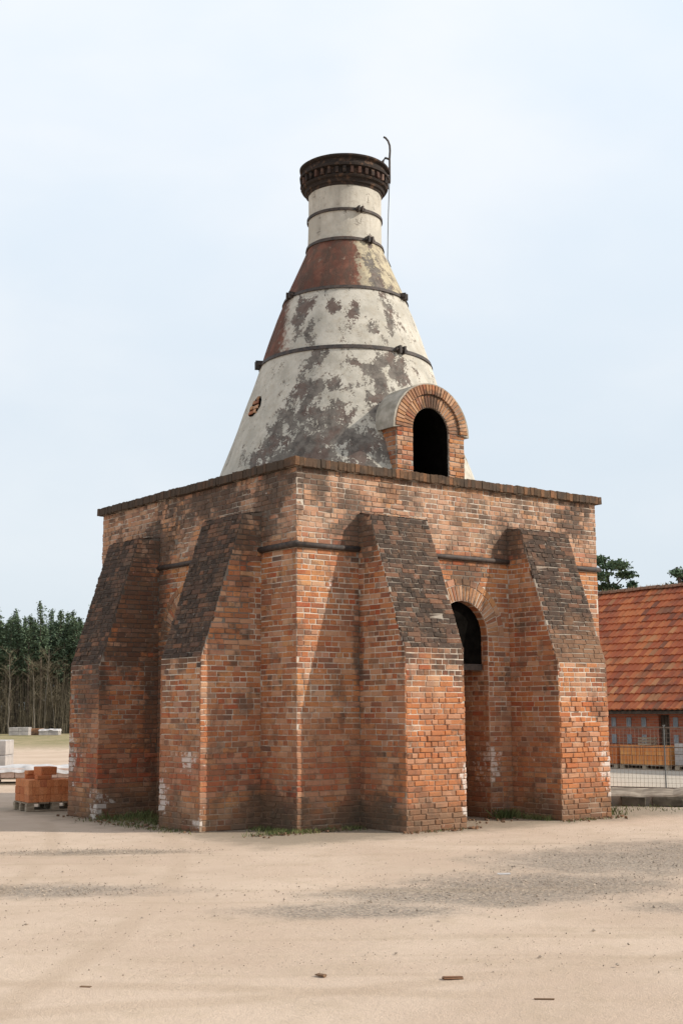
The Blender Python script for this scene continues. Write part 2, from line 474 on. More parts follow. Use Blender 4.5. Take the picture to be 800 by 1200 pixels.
    fin(nt, b, c, h, .55, .02)
    return m


M_PLASTER = plaster_material()


def roof_material():
    m, nt, b = mat('old_roof_tile', .85, .2)
    P = pos(nt)
    r = rnd(nt)
    c = nt.ramp(r, [(0, (.36, .095, .046)), (.3, (.47, .14, .06)), (.55, (.53, .18, .072)), (.75, (.38, .105, .05)), (.90, (.20, .078, .05)), (1, (.53, .24, .11))])
    n = nt.noise(nt.vmath('MULTIPLY', P, (1, 1, 1)), 1.1, 5, .6)
    c = nt.mix(nt.math('MULTIPLY', nt.step(n, .50, .64), .55), c, (.15, .065, .045))
    n2 = nt.noise(P, 6, 4, .6)
    c = nt.mix(nt.math('MULTIPLY', nt.step(n2, .55, .7), .4), c, (.33, .21, .12))
    fin(nt, b, c, n2, .3, .02)
    return m


M_ROOF = roof_material()


def shed_wall_material():
    m, nt, b = mat('shed_brick', .9, .15)
    P = pos(nt)
    x, y, z = nt.sep(P)
    br = nt.new('ShaderNodeTexBrick')
    nt.put(br.inputs['Vector'], nt.comb(nt.math('ADD', y, x), z, 0.0))
    br.inputs['Scale'].default_value = 1.0
    br.inputs['Brick Width'].default_value = .27
    br.inputs['Row Height'].default_value = .08
    br.inputs['Mortar Size'].default_value = .007
    nt.put(br.inputs['Color1'], (.28, .085, .05))
    nt.put(br.inputs['Color2'], (.38, .13, .07))
    nt.put(br.inputs['Mortar'], (.26, .19, .15))
    n = nt.noise(P, 2, 4, .6)
    c = nt.mix(nt.math('MULTIPLY', nt.step(n, .5, .65), .4), br.outputs[0], (.12, .08, .06))
    fin(nt, b, c, br.outputs['Fac'], -.4, .01)
    return m


M_SHED = shed_wall_material()


def ground_material():
    m, nt, b = mat('sandy_ground', .95, .1)
    P = pos(nt)
    x, y, z = nt.sep(P)
    n0 = nt.noise(P, .35, 5, .6)
    n1 = nt.noise(P, 2.1, 6, .65)
    n2 = nt.noise(P, 14, 5, .7)
    n3 = nt.noise(P, 90, 4, .7)
    sand = nt.mix(nt.step(n0, .35, .65), (.475, .36, .275), (.55, .43, .335))
    sand = nt.mix(nt.math('MULTIPLY', nt.step(n1, .45, .7), .45), sand, (.42, .325, .235))
    sand = nt.mix(nt.math('MULTIPLY', nt.step(n3, .52, .75), .35), sand, (.33, .25, .18))
    sand = nt.mix(nt.math('MULTIPLY', nt.step(n2, .58, .72), .28), sand, (.60, .50, .39))
    rx = nt.vmath('DOT_PRODUCT', P, tuple(R2))
    fy = nt.vmath('DOT_PRODUCT', P, tuple(F2))
    C = nt.comb(rx, fy, 0.0)

    def q(px, py, r, f):
        v = Vector((px, py, 0))
        return ((v.dot(R2), v.dot(F2), 0), (r, f, 1))
    g = nt.blobs(C, [q(-2.4, -6.3, 2.3, 1.3), q(-1.3, -6.2, 2.2, 1.5), q(.9, -5.4, 2.6, 2.2), q(2.6, -5.6, 3.2, 2.4), q(-1.0, -8.6, 1.8, .7),
                     q(-5.8, -3.2, 2.6, .8), q(-3.4, -.5, 1.9, .5), q(-7.4, -1.9, 2.4, .6), q(-3.9, -6.4, 1.6, .7)])
    gn = nt.math('ADD', g, nt.math('MULTIPLY', nt.math('SUBTRACT', n1, .5), .95))
    gm = nt.math('MULTIPLY', nt.step(gn, .10, .70), nt.step(nt.noise(P, 30, 4, .75), .30, .62))
    vc = nt.voro(P, 26, 'Color')
    gr = nt.mix(nt.sep(vc)[0], (.15, .135, .118), (.31, .27, .225))
    c = nt.mix(nt.math('MULTIPLY', gm, .84), sand, gr)
    # trodden grey dirt along the foot of the kiln
    kx = nt.math('SUBTRACT', nt.math('ABSOLUTE', nt.math('SUBTRACT', x, W / 2)), W / 2 + .9)
    ky = nt.math('SUBTRACT', nt.math('ABSOLUTE', nt.math('SUBTRACT', y, V / 2)), V / 2 + .9)
    kd = nt.math('ADD', nt.math('MAXIMUM', kx, ky), nt.math('MULTIPLY', nt.math('SUBTRACT', n1, .5), 1.6))
    near = nt.math('SUBTRACT', 1.0, nt.step(kd, .15, 1.05))
    c = nt.mix(nt.math('MULTIPLY', near, .8), c, nt.mix(n2, (.16, .13, .095), (.31, .255, .19)))
    # wheel tracks
    trk = nt.noise(nt.vmath('MULTIPLY', C, (.12, 1.7, 1)), 1.3, 4, .5)
    c = nt.mix(nt.math('MULTIPLY', nt.step(trk, .55, .68), .30), c, (.38, .29, .205))
    for (cx, cy, rad, half) in ((-22.0, -24.5, 21.5, .80), (-1.0, 9.0, 19.5, .85), (-30.0, 14.0, 30.5, .8)):
        dr = nt.vmath('LENGTH', nt.vmath('SUBTRACT', nt.comb(x, y, 0.0), (cx, cy, 0)))
        dd = nt.math('ABSOLUTE', nt.math('SUBTRACT', nt.math('ABSOLUTE', nt.math('SUBTRACT', dr, rad)), half))
        tk = nt.math('MULTIPLY', nt.math('SUBTRACT', 1.0, nt.step(nt.math('ADD', dd, nt.math('MULTIPLY', n1, .16)), .12, .26)), nt.step(n0, .40, .52))
        c = nt.mix(nt.math('MULTIPLY', tk, .38), c, nt.mix(n2, (.34, .25, .175), (.45, .34, .25)))
    # far grass strip, forest floor, grey yard by the shed
    fd = nt.math('ADD', fy, nt.math('MULTIPLY', nt.math('SUBTRACT', n0, .5), 14))
    gs = nt.math('MULTIPLY', nt.step(fd, 33, 60), nt.step(nt.math('ADD', n1, nt.math('MULTIPLY', nt.step(fd, 36, 58), .5)), .55, .75))
    gcol = nt.mix(nt.step(n0, .35, .65), (.24, .20, .105), (.36, .28, .175))
    gcol = nt.mix(nt.math('MULTIPLY', nt.step(n1, .45, .6), .65), gcol, (.14, .15, .065))
    c = nt.mix(gs, c, gcol)
    c = nt.mix(nt.step(fy, 94, 98), c, (.075, .055, .038))
    yard = nt.math('MULTIPLY', nt.step(rx, 5.5, 8.5), nt.math('SUBTRACT', 1.0, nt.step(fd, 48, 60)))
    c = nt.mix(nt.math('MULTIPLY', yard, .8), c, nt.mix(n1, (.36, .325, .275), (.46, .42, .36)))
    h = nt.math('ADD', nt.math('MULTIPLY', n2, .6), nt.math('ADD', nt.math('MULTIPLY', n3, .4), nt.math('MULTIPLY', nt.math('MULTIPLY', gm, nt.voro(P, 26)), .8)))
    h = nt.math('ADD', h, nt.math('MULTIPLY', n1, .5))
    h = nt.math('ADD', h, nt.math('MULTIPLY', trk, .6))
    fin(nt, b, c, h, .7, .04)
    return m


M_GROUND = ground_material()


# ------------------------------------------------------------------ mesh helpers
class MB:
    def __init__(s):
        s.v = []
        s.f = []

    def add(s, vs, fs):
        o = len(s.v)
        s.v.extend([tuple(p) for p in vs])
        s.f.extend([tuple(i + o for i in f) for f in fs])

    def box(s, c, sx, sy, sz, ux=Vector((1, 0, 0)), uy=Vector((0, 1, 0)), uz=Vector((0, 0, 1)), j=0):
        c = Vector(c)
        vs = []
        for k in (-.5, .5):
            for a, b in ((-.5, -.5), (.5, -.5), (.5, .5), (-.5, .5)):
                p = c + ux * (a * sx) + uy * (b * sy) + uz * (k * sz)
                if j:
                    p += Vector((random.uniform(-j, j), random.uniform(-j, j), random.uniform(-j, j)))
                vs.append(p)
        s.add(vs, [(0, 3, 2, 1), (4, 5, 6, 7), (0, 1, 5, 4), (1, 2, 6, 5), (2, 3, 7, 6), (3, 0, 4, 7)])

    def cbox(s, c, sx, sy, sz, ch=.01, rot=0.0, j=0):
        """box with chamfered long edges"""
        ux = Vector((math.cos(rot), math.sin(rot), 0)); uy = Vector((-math.sin(rot), math.cos(rot), 0)); uz = Vector((0, 0, 1))
        c = Vector(c); vs = []
        for k, ins in ((-.5, ch), (-.5, 0), (.5, 0), (.5, ch)):
            zz = k * sz + (ch if (k < 0 and ins == 0) else (-ch if (k > 0 and ins == 0) else 0))
            for a, b in ((-1, -1), (1, -1), (1, 1), (-1, 1)):
                vs.append(c + ux * (a * (sx / 2 - ins)) + uy * (b * (sy / 2 - ins)) + uz * zz +
                          Vector((random.uniform(-j, j), random.uniform(-j, j), random.uniform(-j, j))))
        fs = [(0, 3, 2, 1), (12, 13, 14, 15)]
        for r in range(3):
            for k in range(4):
                a = r * 4 + k; b2 = r * 4 + (k + 1) % 4
                fs.append((a, b2, b2 + 4, a + 4))
        s.add(vs, fs)

    def tube(s, pts, rad, n=6, cap=True):
        pts = [Vector(p) for p in pts]
        rads = rad if isinstance(rad, (list, tuple)) else [rad] * len(pts)
        vs = []; fs = []
        for i, p in enumerate(pts):
            t = (pts[min(i + 1, len(pts) - 1)] - pts[max(i - 1, 0)]).normalized()
            a = t.cross(Vector((0, 0, 1)) if abs(t.z) < .9 else Vector((1, 0, 0))).normalized()
            b = t.cross(a)
            for k in range(n):
                w = 2 * math.pi * k / n
                vs.append(p + (a * math.cos(w) + b * math.sin(w)) * rads[i])
        for i in range(len(pts) - 1):
            for k in range(n):
                q = (k + 1) % n
                fs.append((i * n + k, i * n + q, (i + 1) * n + q, (i + 1) * n + k))
        if cap:
            fs.append(tuple(range(n))[::-1])
            fs.append(tuple((len(pts) - 1) * n + k for k in range(n)))
        s.add(vs, fs)

    def lathe(s, prof, cx, cy, n=72, a0=0, skip=None, jit=0):
        vs = []; fs = []
        for (r, z) in prof:
            for k in range(n):
                w = 2 * math.pi * k / n + a0
                rr = r
                if jit:
                    rr += jit * (mnoise.noise(Vector((math.cos(w) * 3, math.sin(w) * 3, z * 1.7))))
                vs.append((cx + rr * math.cos(w), cy + rr * math.sin(w), z))
        for i in range(len(prof) - 1):
            for k in range(n):
                q = (k + 1) % n
                if skip and skip(2 * math.pi * (k + .5) / n + a0, (prof[i][1] + prof[i + 1][1]) / 2):
                    continue
                fs.append((i * n + k, i * n + q, (i + 1) * n + q, (i + 1) * n + k))
        s.add(vs, fs)

    def prism(s, poly, to3, d0, d1):
        """2D outline extruded from depth d0 to d1 through to3(u, v, depth)"""
        n = len(poly)
        vs = [to3(u, w, d0) for u, w in poly] + [to3(u, w, d1) for u, w in poly]
        fs = [tuple(range(n)), tuple(range(2 * n - 1, n - 1, -1))]
        for k in range(n):
            q = (k + 1) % n
            fs.append((k, k + n, q + n, q))
        s.add(vs, fs)

    def mesh(s, name, m, smooth=False):
        me = bpy.data.meshes.new(name)
        me.from_pydata(s.v, [], s.f)
        for mm in (m if isinstance(m, list) else [m]):
            me.materials.append(mm)
        if smooth:
            for p in me.polygons:
                p.use_smooth = True
        me.update()
        return me

    def build(s, name, m, parent=None, kind=None, smooth=False, fix=False):
        me = s.mesh(name, m, smooth)
        if fix:
            import bmesh
            bm = bmesh.new(); bm.from_mesh(me)
            bmesh.ops.recalc_face_normals(bm, faces=bm.faces)
            bm.to_mesh(me); bm.free()
        return put(name, me, parent, kind)


def put(name, me, parent=None, kind=None, loc=None):
    o = bpy.data.objects.new(name, me)
    col.objects.link(o)
    if parent:
        o.parent = parent
        o.matrix_parent_inverse = parent_inv(parent)
    if kind:
        o['kind'] = kind
    if loc is not None:
        o.location = loc
    return o


def parent_inv(p):
    mtx = Matrix.Identity(4)
    while p:
        mtx = p.matrix_basis.inverted() @ mtx if p.parent is None else mtx @ Matrix.Identity(4)
        p = p.parent
    return mtx


def tag(o, label, cat, group=None):
    o['label'] = label
    o['category'] = cat
    if group:
        o['group'] = group
    return o


def empty(name, loc, label=None, cat=None, group=None, rz=0.0):
    o = bpy.data.objects.new(name, None)
    col.objects.link(o)
    o.empty_display_size = .3
    o.location = loc
    o.rotation_euler = (0, 0, rz)
    if label:
        tag(o, label, cat, group)
    return o


def child(name, me, parent, loc=(0, 0, 0), kind=None):
    """child given in the parent's own coordinates"""
    o = bpy.data.objects.new(name, me)
    col.objects.link(o)
    o.parent = parent
    o.location = loc
    if kind:
        o['kind'] = kind
    return o


def copy_tree(o, parent=None):
    c = o.copy()
    col.objects.link(c)
    if parent:
        c.parent = parent
    for ch in list(o.children):
        copy_tree(ch, c)
    return c


# ------------------------------------------------------------------ brick laying
RB = random.Random(11)


def brick_geo(L, h, d, emb, ch, j):
    """face of a brick: local x along, y outwards, z up; sides sink emb behind the joint"""
    r = lambda k=1.0: RB.uniform(-j, j) * k
    vs = []
    for (y, ins) in ((-emb, 0.0), (d - ch, 0.0), (d, ch)):
        for a, b in ((-1, -1), (1, -1), (1, 1), (-1, 1)):
            vs.append(Vector((a * (L / 2 - ins) + r(), y + (r(.5) if y > 0 else 0), b * (h / 2 - ins) + r(.7))))
    fs = [(8, 9, 10, 11)]
    for k in range(4):
        q = (k + 1) % 4
        fs.append((k, q, q + 4, k + 4))
        fs.append((k + 4, q + 4, q + 8, k + 8))
    return vs, fs


def place(mb, c, U, N, Vv, L, h, d, emb=.03, ch=.006, j=.003):
    U2 = N.cross(Vv)
    vs, fs = brick_geo(L, h, d, emb, ch, j)
    mb.add([c + U2 * p.x + N * p.y + Vv * p.z for p in vs], [f[::-1] for f in fs])


UNIT = {}


def unit_brick(kind, L, h, m):
    if kind not in UNIT:
        UNIT[kind] = []
        for i in range(5):
            mb = MB()
            vs, fs = brick_geo(L, h, .009, .03, .008, .0045)
            mb.add(vs, [f[::-1] for f in fs])
            mb.add(vs[0:4], [(0, 1, 2, 3)])
            UNIT[kind].append(mb.mesh('brick', m))
    return RB.choice(UNIT[kind])


def lay(O, U, N, Vv, vmax, spans, course=.0803, proud=.007, j=.003, seed=0, erode=0.0, single=None, mb=None, m=M_BRICK, skip=None,
        Ls=.262, Lh=.126, joint=.0125, ragged=False, wob=.009):
    """courses of bricks on the plane at O; spans(v) gives the free intervals of u at height v"""
    O = Vector(O)
    r = random.Random(seed)
    off = Vector((seed * 3.7, 0, 0))
    n = int(vmax / course + .5)
    cs = vmax / n
    for i in range(n):
        v = (i + .5) * cs
        head = (i % 2 == 1)
        for (u0, u1) in spans(v):
            if u1 - u0 < .04:
                continue
            u0 += wob * mnoise.noise(Vector((v * 2.3, seed * 1.9, 0))) if u1 - u0 > .3 else 0
            u1 += wob * mnoise.noise(Vector((v * 2.3, seed * 1.9, 7))) if u1 - u0 > .3 else 0
            u = u0
            k = 0
            wander = r.uniform(-.03, .03)
            while u < u1 - .02:
                L = Lh if head else Ls
                if r.random() < .13:
                    L = Ls if head else Lh
                if k == 0:
                    L = (Lh if not head else Lh * .5 + .03) + (wander if not head else 0) if r.random() < .5 else L
                L *= r.uniform(.96, 1.04)
                k += 1
                e = min(u + L, u1)
                if u1 - e < .05:
                    e = u1
                c = O + U * ((u + e) / 2) + Vv * (v + r.uniform(-.003, .003))
                Lb = e - u - (joint if e < u1 else joint * .3)
                u = e + joint * .0
                if Lb < .02:
                    continue
                if skip and skip(c):
                    continue
                hh = cs - joint + r.uniform(-.003, .003)
                if ragged and e == u1:
                    Lb += r.uniform(-.014, .010)
                er = (erode(v) if callable(erode) else erode) * r.random()
                rough = max(0.0, mnoise.noise(c * 1.15 + off) - .08)
                er *= 1 + 3.0 * rough
                if r.random() < .10 and (e == u1 or k == 1) and Lb > .08:
                    cut = r.uniform(.012, .05)
                    Lb -= cut
                    c = c + U * (cut / 2 if k == 1 else -cut / 2)
                pr = max(.002, proud + r.uniform(-.003, .004) + rough * r.uniform(-.012, .022))
                if single is not None:
                    hd = Lb < .19
                    me = unit_brick('h' if hd else 's', Lh if hd else Ls, cs - joint, m)
                    o = bpy.data.objects.new('brick', me)
                    col.objects.link(o)
                    U2 = N.cross(Vv)
                    mm = Matrix((U2, N, Vv)).transposed().to_4x4()
                    mm = mm @ Matrix.Rotation(r.uniform(-.014, .014), 4, 'Y') @ Matrix.Diagonal((Lb / (Lh if hd else Ls), 1, hh / (cs - joint), 1))
                    mm.translation = c + N * (r.uniform(-.004, .004 + er) + rough * r.uniform(-.01, .025))
                    o.parent = single
                    o.matrix_basis = mm
                else:
                    place(mb, c, U, N, Vv, Lb, hh, pr, j=j + er * .3 + rough * .006)


def full(a, b):
    return lambda v: [(a, b)]


def vec(*a):
    return Vector(a)


# ------------------------------------------------------------------ the kiln
X_, Y_, Z_ = vec(1, 0, 0), vec(0, 1, 0), vec(0, 0, 1)
kiln = empty('bottle_kiln', (0, 0, 0), 'tall old brick bottle kiln with white plastered cone above a square buttressed base', 'kiln')

DX0, DX1, DC, DZ, DR = 2.72, 3.82, 3.27, 2.92, .55      # doorway


def arch_pts(c, z, r, n=14):
    return [(c - r * math.cos(math.pi * k / n), z + r * math.sin(math.pi * k / n)) for k in range(n + 1)]


T = .9
mb = MB()
poly = [(0, 0), (DX0, 0)] + arch_pts(DC, DZ, DR) + [(DX1, 0), (W, 0), (W, ZL), (0, ZL)]
mb.prism(poly, lambda u, v, d: (u, d, v), 0, T)
wall_front = mb.build('wall', M_MORT, kiln, fix=True)
wall_front['label'] = 'sunlit brick wall with the tall arched doorway'
mb = MB(); mb.prism([(T, 0), (V, 0), (V, ZL), (T, ZL)], lambda u, v, d: (d, u, v), 0, T)
wall_side = mb.build('wall', M_MORT, kiln, fix=True)
wall_side['label'] = 'shaded brick wall with a bricked-up arch'
mb = MB(); mb.prism([(T, 0), (V, 0), (V, ZL), (T, ZL)], lambda u, v, d: (d, u, v), W - T, W)
wall_e = mb.build('wall', M_MORT, kiln, fix=True)
mb = MB(); mb.prism([(T, 0), (W - T, 0), (W - T, ZL), (T, ZL)], lambda u, v, d: (u, d, v), V - T, V)
wall_n = mb.build('wall', M_MORT, kiln, fix=True)
mb = MB(); mb.box((W / 2, V / 2, ZL + .03), W - .3, V - .3, .056)
mb.box((W / 2, V / 2, ZL - .12), W - 2 * T, V - 2 * T, .23)
mb.build('roof_slab', M_SOOT_SHADE, kiln)
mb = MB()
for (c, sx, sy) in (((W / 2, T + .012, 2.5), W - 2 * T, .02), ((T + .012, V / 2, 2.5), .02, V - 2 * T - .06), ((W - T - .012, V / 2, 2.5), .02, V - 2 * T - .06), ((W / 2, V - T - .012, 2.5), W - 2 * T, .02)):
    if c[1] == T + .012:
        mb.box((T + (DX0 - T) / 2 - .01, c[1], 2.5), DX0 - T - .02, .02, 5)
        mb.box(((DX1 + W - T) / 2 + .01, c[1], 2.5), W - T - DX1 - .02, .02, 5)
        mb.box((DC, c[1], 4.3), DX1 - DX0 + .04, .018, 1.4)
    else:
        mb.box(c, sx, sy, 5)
mb.build('sooty_lining', M_SOOT_SHADE, kiln)

# ---- buttresses
BUT = {  # wall, start, end, depth, slope foot, top depth, top
    'A': ('f', 1.155, 2.30, 1.065, 2.63, .29, 4.66), 'B': ('f', 4.30, 5.43, 1.08, 2.46, .32, 4.67),
    'C': ('s', .935, 2.11, 1.054, 2.52, .34, 4.70), 'D': ('s', 4.08, 5.14, 1.10, 2.51, .42, 4.64)}
LAB = {'A': 'sunlit buttress between the near corner and the doorway', 'B': 'sunlit buttress right of the doorway, weathered orange at its foot',
       'C': 'shaded buttress nearest the front corner', 'D': 'shaded buttress at the far left end'}


def but_map(w):
    if w == 'f':
        return lambda a, o, z: vec(a, -o, z), X_, vec(0, -1, 0)
    return lambda a, o, z: vec(-o, a, z), Y_, vec(-1, 0, 0)


def add_buttress(k):
    w, p0, p1, d, zs, dt, zt = BUT[k]
    F, U, N = but_map(w)
    mbc = MB()
    prof = [(0.0, 0), (d, 0), (d, zs), (dt, zt), (0.0, zt + .05)]
    mbc.prism([(o - .02 if o == 0 else o, z) for o, z in prof], lambda o, z, a: F(a, o, z), p0, p1)
    b = mbc.build('buttress', M_MORT if k in 'ABC' else M_MORTD, kiln, fix=True)
    b['label'] = LAB[k]
    sb = MB()
    one = b if k in 'AB' else None
    top1 = 1.92 if k == 'B' else (1.98 if k == 'A' else 0)
    if top1:
        lay(F(p0, d, 0), U, N, Z_, top1, full(0, p1 - p0), single=b, seed=hash(k) % 5 + ord(k), erode=.012 if k == 'B' else .008, proud=.012, ragged=True)
        lay(F(p0, d, top1), U, N, Z_, zs - top1, full(0, p1 - p0), mb=sb, seed=ord(k) + 40, ragged=True)
    else:
        lay(F(p0, d, 0), U, N, Z_, zs, full(0, p1 - p0), mb=sb, seed=ord(k), erode=.012)
    # sides
    def dep(z):
        return d if z < zs else d + (dt - d) * (z - zs) / (zt - zs)
    for a, s in ((p0, -1), (p1, 1)):
        lay(F(a, 0, 0), N, U * s, Z_, zt, lambda v: [(0.004, dep(v) - (.012 if v > zs else -.006))], mb=sb, seed=ord(k) + 7 + s, erode=.01)
    sb.build('brickwork', M_BRICK, b, 'stuff')
    # sloping weathered face and top
    lb = MB()
    sv = (F(0, dt, zt) - F(0, d, zs))
    ln = sv.length
    sv.normalize()
    nn = U.cross(sv)
    if nn.z < 0:
        nn = -nn
    lay(F(p0, d, zs), U, nn, sv, ln, full(0, p1 - p0), mb=lb, seed=ord(k) + 21, erode=.014, proud=.010, j=.005, joint=.010)
    tv = F(0, 0, zt + .05) - F(0, dt, zt)
    tl = tv.length
    tv.normalize()
    tn = U.cross(tv)
    if tn.z < 0:
        tn = -tn
    lay(F(p0, dt, zt), U, tn, tv, tl - .01, full(0, p1 - p0), mb=lb, seed=ord(k) + 31, erode=.03, proud=.016, course=.13, Ls=.1, Lh=.09, j=.008)
    lb.build('weathered_slope', M_LICH, b, 'stuff')


for k in 'ABCD':
    add_buttress(k)

# ---- walls' face bricks
def ring_out(v, extra=0):
    R = DR + .36 + extra
    if v < DZ:
        return (DX0, DX1)
    if v < DZ + R - .01:
        h = math.sqrt(R * R - (v - DZ) ** 2)
        return (DC - h, DC + h)
    return None


def front_spans(v):
    cuts = []
    for k in 'AB':
        w, p0, p1, d, zs, dt, zt = BUT[k]
        if v < zt + .03:
            cuts.append((p0, p1))
    r = ring_out(v)
    if r:
        cuts.append(r)
    if ZS - .045 < v < ZS + .045:
        pass
    cuts.sort()
    out = []
    u = -.006
    for a, b in cuts:
        if a > u:
            out.append((u, a))
        u = max(u, b)
    if u < W:
        out.append((u, W))
    return out


mb = MB()
lay((0, 0, 0), X_, vec(0, -1, 0), Z_, ZL, front_spans, mb=mb, seed=101, erode=lambda v: .018 if v > ZS else .006)
mb.build('brickwork', M_BRICK, wall_front, 'stuff')


def side_spans(v):
    cuts = []
    for k in 'CD':
        w, p0, p1, d, zs, dt, zt = BUT[k]
        if v < zt + .03:
            cuts.append((p0, p1))
    r = ring_out(v)
    if r and v > DZ:
        h = (r[1] - r[0]) / 2
        if v < DZ + DR:
            hi = math.sqrt(max(0, DR * DR - (v - DZ) ** 2))
            cuts.append((3.1 - h, 3.1 - hi)); cuts.append((3.1 + hi, 3.1 + h))
        else:
            cuts.append((3.1 - h, 3.1 + h))
    cuts.sort()
    out = []
    u = 0
    for a, b in cuts:
        if a > u:
            out.append((u, a))
        u = max(u, b)
    if u < V:
        out.append((u, V))
    return out


mb = MB()
lay((0, 0, 0), Y_, vec(-1, 0, 0), Z_, ZL, side_spans, mb=mb, seed=102, erode=lambda v: .035 if v > ZS else .012)
mb.build('brickwork', M_BRICK, wall_side, 'stuff')
mb = MB()
lay((W, 0, 0), Y_, vec(1, 0, 0), Z_, ZL, full(0, V), mb=mb, seed=103)
mb.build('brickwork', M_BRICK, wall_e, 'stuff')
mb = MB()
lay((0, V, 0), X_, vec(0, 1, 0), Z_, ZL, full(0, W), mb=mb, seed=104)
mb.build('brickwork', M_BRICK, wall_n, 'stuff')
# jambs of the doorway
mb = MB()
lay((DX1, 0.004, 0), Y_, vec(-1, 0, 0), Z_, DZ, full(0, T - .01), mb=mb, seed=105, erode=.01)
lay((DX0, 0.004, 0), Y_, vec(1, 0, 0), Z_, DZ, full(0, T - .01), mb=mb, seed=106, erode=.01)
for s in range(12):       # soffit
    a = math.pi * (s + .5) / 12
    n = vec(-math.cos(a), 0, -math.sin(a)) * 1
    p = vec(DC + DR * math.cos(a), .004, DZ + DR * math.sin(a))
    for q in range(3):
        place(mb, p + Y_ * (.15 + q * .3), Y_, n, n.cross(Y_), .28, .125, .006)
mb.build('brickwork', M_BRICK, wall_front, 'stuff')


# ---- arches
def voussoirs(parent, centre, U, N, r0, r1, n, a0=0.0, a1=math.pi, m=M_ARCH, thick=.03, name='arch_brick', seed=1):
    r = random.Random(seed)
    base = []
    for i in range(4):
        b2 = MB()
        wid = (a1 - a0) * (r0 + r1) / 2 / n
        k0, k1 = r0 / ((r0 + r1) / 2), r1 / ((r0 + r1) / 2)
        h = (r1 - r0)
        g = .015
        vs = []
        for (yy, ins) in ((-.04, 0), (thick - .006, 0), (thick, .005)):
            for zz, kk in ((-h / 2 + .004, k0), (h / 2 - .004, k1)):
                for sx in (-1, 1):
                    vs.append((sx * (wid * kk / 2 - g / 2 - ins) + r.uniform(-.003, .003), yy + r.uniform(-.002, .002), zz + (ins if zz < 0 else -ins) + r.uniform(-.004, .004)))
        fs = []
        ring = [0, 1, 3, 2]
        for lv in (0, 4):
            for q in range(4):
                a, b = ring[q], ring[(q + 1) % 4]
                fs.append((a + lv, b + lv, b + lv + 4, a + lv + 4))
        fs += [(8, 9, 11, 10), (0, 2, 3, 1)]
        b2.add(vs, fs)
        base.append(b2.mesh(name, m))
    for i in range(n):
        a = a0 + (a1 - a0) * (i + .5) / n
        rad = U * math.cos(a) + Z_ * math.sin(a)
        tan = N.cross(rad)
        o = bpy.data.objects.new(name, r.choice(base))
        col.objects.link(o)
        mm = Matrix((tan, N, rad)).transposed().to_4x4()
        mm.translation = centre + rad * ((r0 + r1) / 2) + N * r.uniform(-.003, .005)
        o.parent = parent
        o.matrix_basis = mm


voussoirs(wall_front, vec(DC, 0, DZ), X_, vec(0, -1, 0), DR, DR + .245, 30, seed=3, thick=.010)
voussoirs(wall_front, vec(DC, 0, DZ), X_, vec(0, -1, 0), DR + .25, DR + .36, 16, seed=4, thick=.012)
voussoirs(wall_side, vec(0, 3.1, DZ), Y_, vec(-1, 0, 0), DR, DR + .245, 30, seed=5, thick=.010)
voussoirs(wall_side, vec(0, 3.1, DZ), Y_, vec(-1, 0, 0), DR + .25, DR + .36, 16, seed=6, thick=.012)
mb = MB(); mb.box((DC, .24, 2.41), DX1 - DX0 + .2, .20, .10)
mb.build('lintel_beam', M_IRON, kiln)
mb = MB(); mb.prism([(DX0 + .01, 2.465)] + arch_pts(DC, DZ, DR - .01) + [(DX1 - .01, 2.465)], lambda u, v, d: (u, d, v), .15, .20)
mb.build('black_arch_panel', M_SOOT_SHADE, kiln, fix=True)  # near-black panel added so the arch reads as a dark opening

# ---- iron tie bars
def bar(p, q, r=.042):
    mb = MB()
    p, q = vec(*p), vec(*q)
    n = max(2, int((q - p).length / .5))
    pts = [p.lerp(q, i / n) + vec(0, 0, random.uniform(-.004, .004)) for i in range(n + 1)]
    mb.tube(pts, r, 8)
    mb.build('tie_bar', M_IRON, kiln, smooth=True)


bar((-.05, -.03, ZS), (1.153, -.03, ZS)); bar((2.32, -.03, ZS), (4.29, -.03, ZS)); bar((5.44, -.03, ZS), (W + .04, -.03, ZS))
bar((-.03, -.06, ZS + .01), (-.03, .93, ZS), .05); bar((-.03, 2.12, ZS), (-.03, 4.07, ZS)); bar((-.03, 5.15, ZS), (-.03, V + .04, ZS))

# ---- coping of bricks on edge
mb = MB(); ov = .085
mb.prism([(-ov + .03, -ov + .03), (W + ov - .03, -ov + .03), (W + ov - .03, V + ov - .03), (-ov + .03, V + ov - .03)], lambda u, v, d: (u, v, d), ZL + .004, ZH - .022)
cop = mb.build('coping', M_MORTD, kiln, fix=True)


def cope_mesh():
    r = random.Random()
    out = []
    for i in range(6):
        b2 = MB()
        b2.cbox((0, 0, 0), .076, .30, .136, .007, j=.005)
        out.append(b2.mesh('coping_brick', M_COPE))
    return out


CM = cope_mesh()


def cope_row(p, U, N, length, n):
    for i in range(n):
        o = bpy.data.objects.new('coping_brick', random.choice(CM))
        col.objects.link(o)
        mm = Matrix((U, U.cross(Z_) * -1, Z_)).transposed().to_4x4()
        mm = mm @ Matrix.Rotation(random.uniform(-.02, .02), 4, 'Y')
        mm.translation = p + U * ((i + .5) * length / n) - N * (.15 + random.uniform(-.008, .006)) + Z_ * ((ZL + ZH) / 2 + random.uniform(-.006, .008))
        o.parent = cop
        o.matrix_basis = mm


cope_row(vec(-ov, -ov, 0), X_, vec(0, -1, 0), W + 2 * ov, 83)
cope_row(vec(-ov, -ov + .3, 0), Y_, vec(-1, 0, 0), V + 2 * ov - .3, 76)

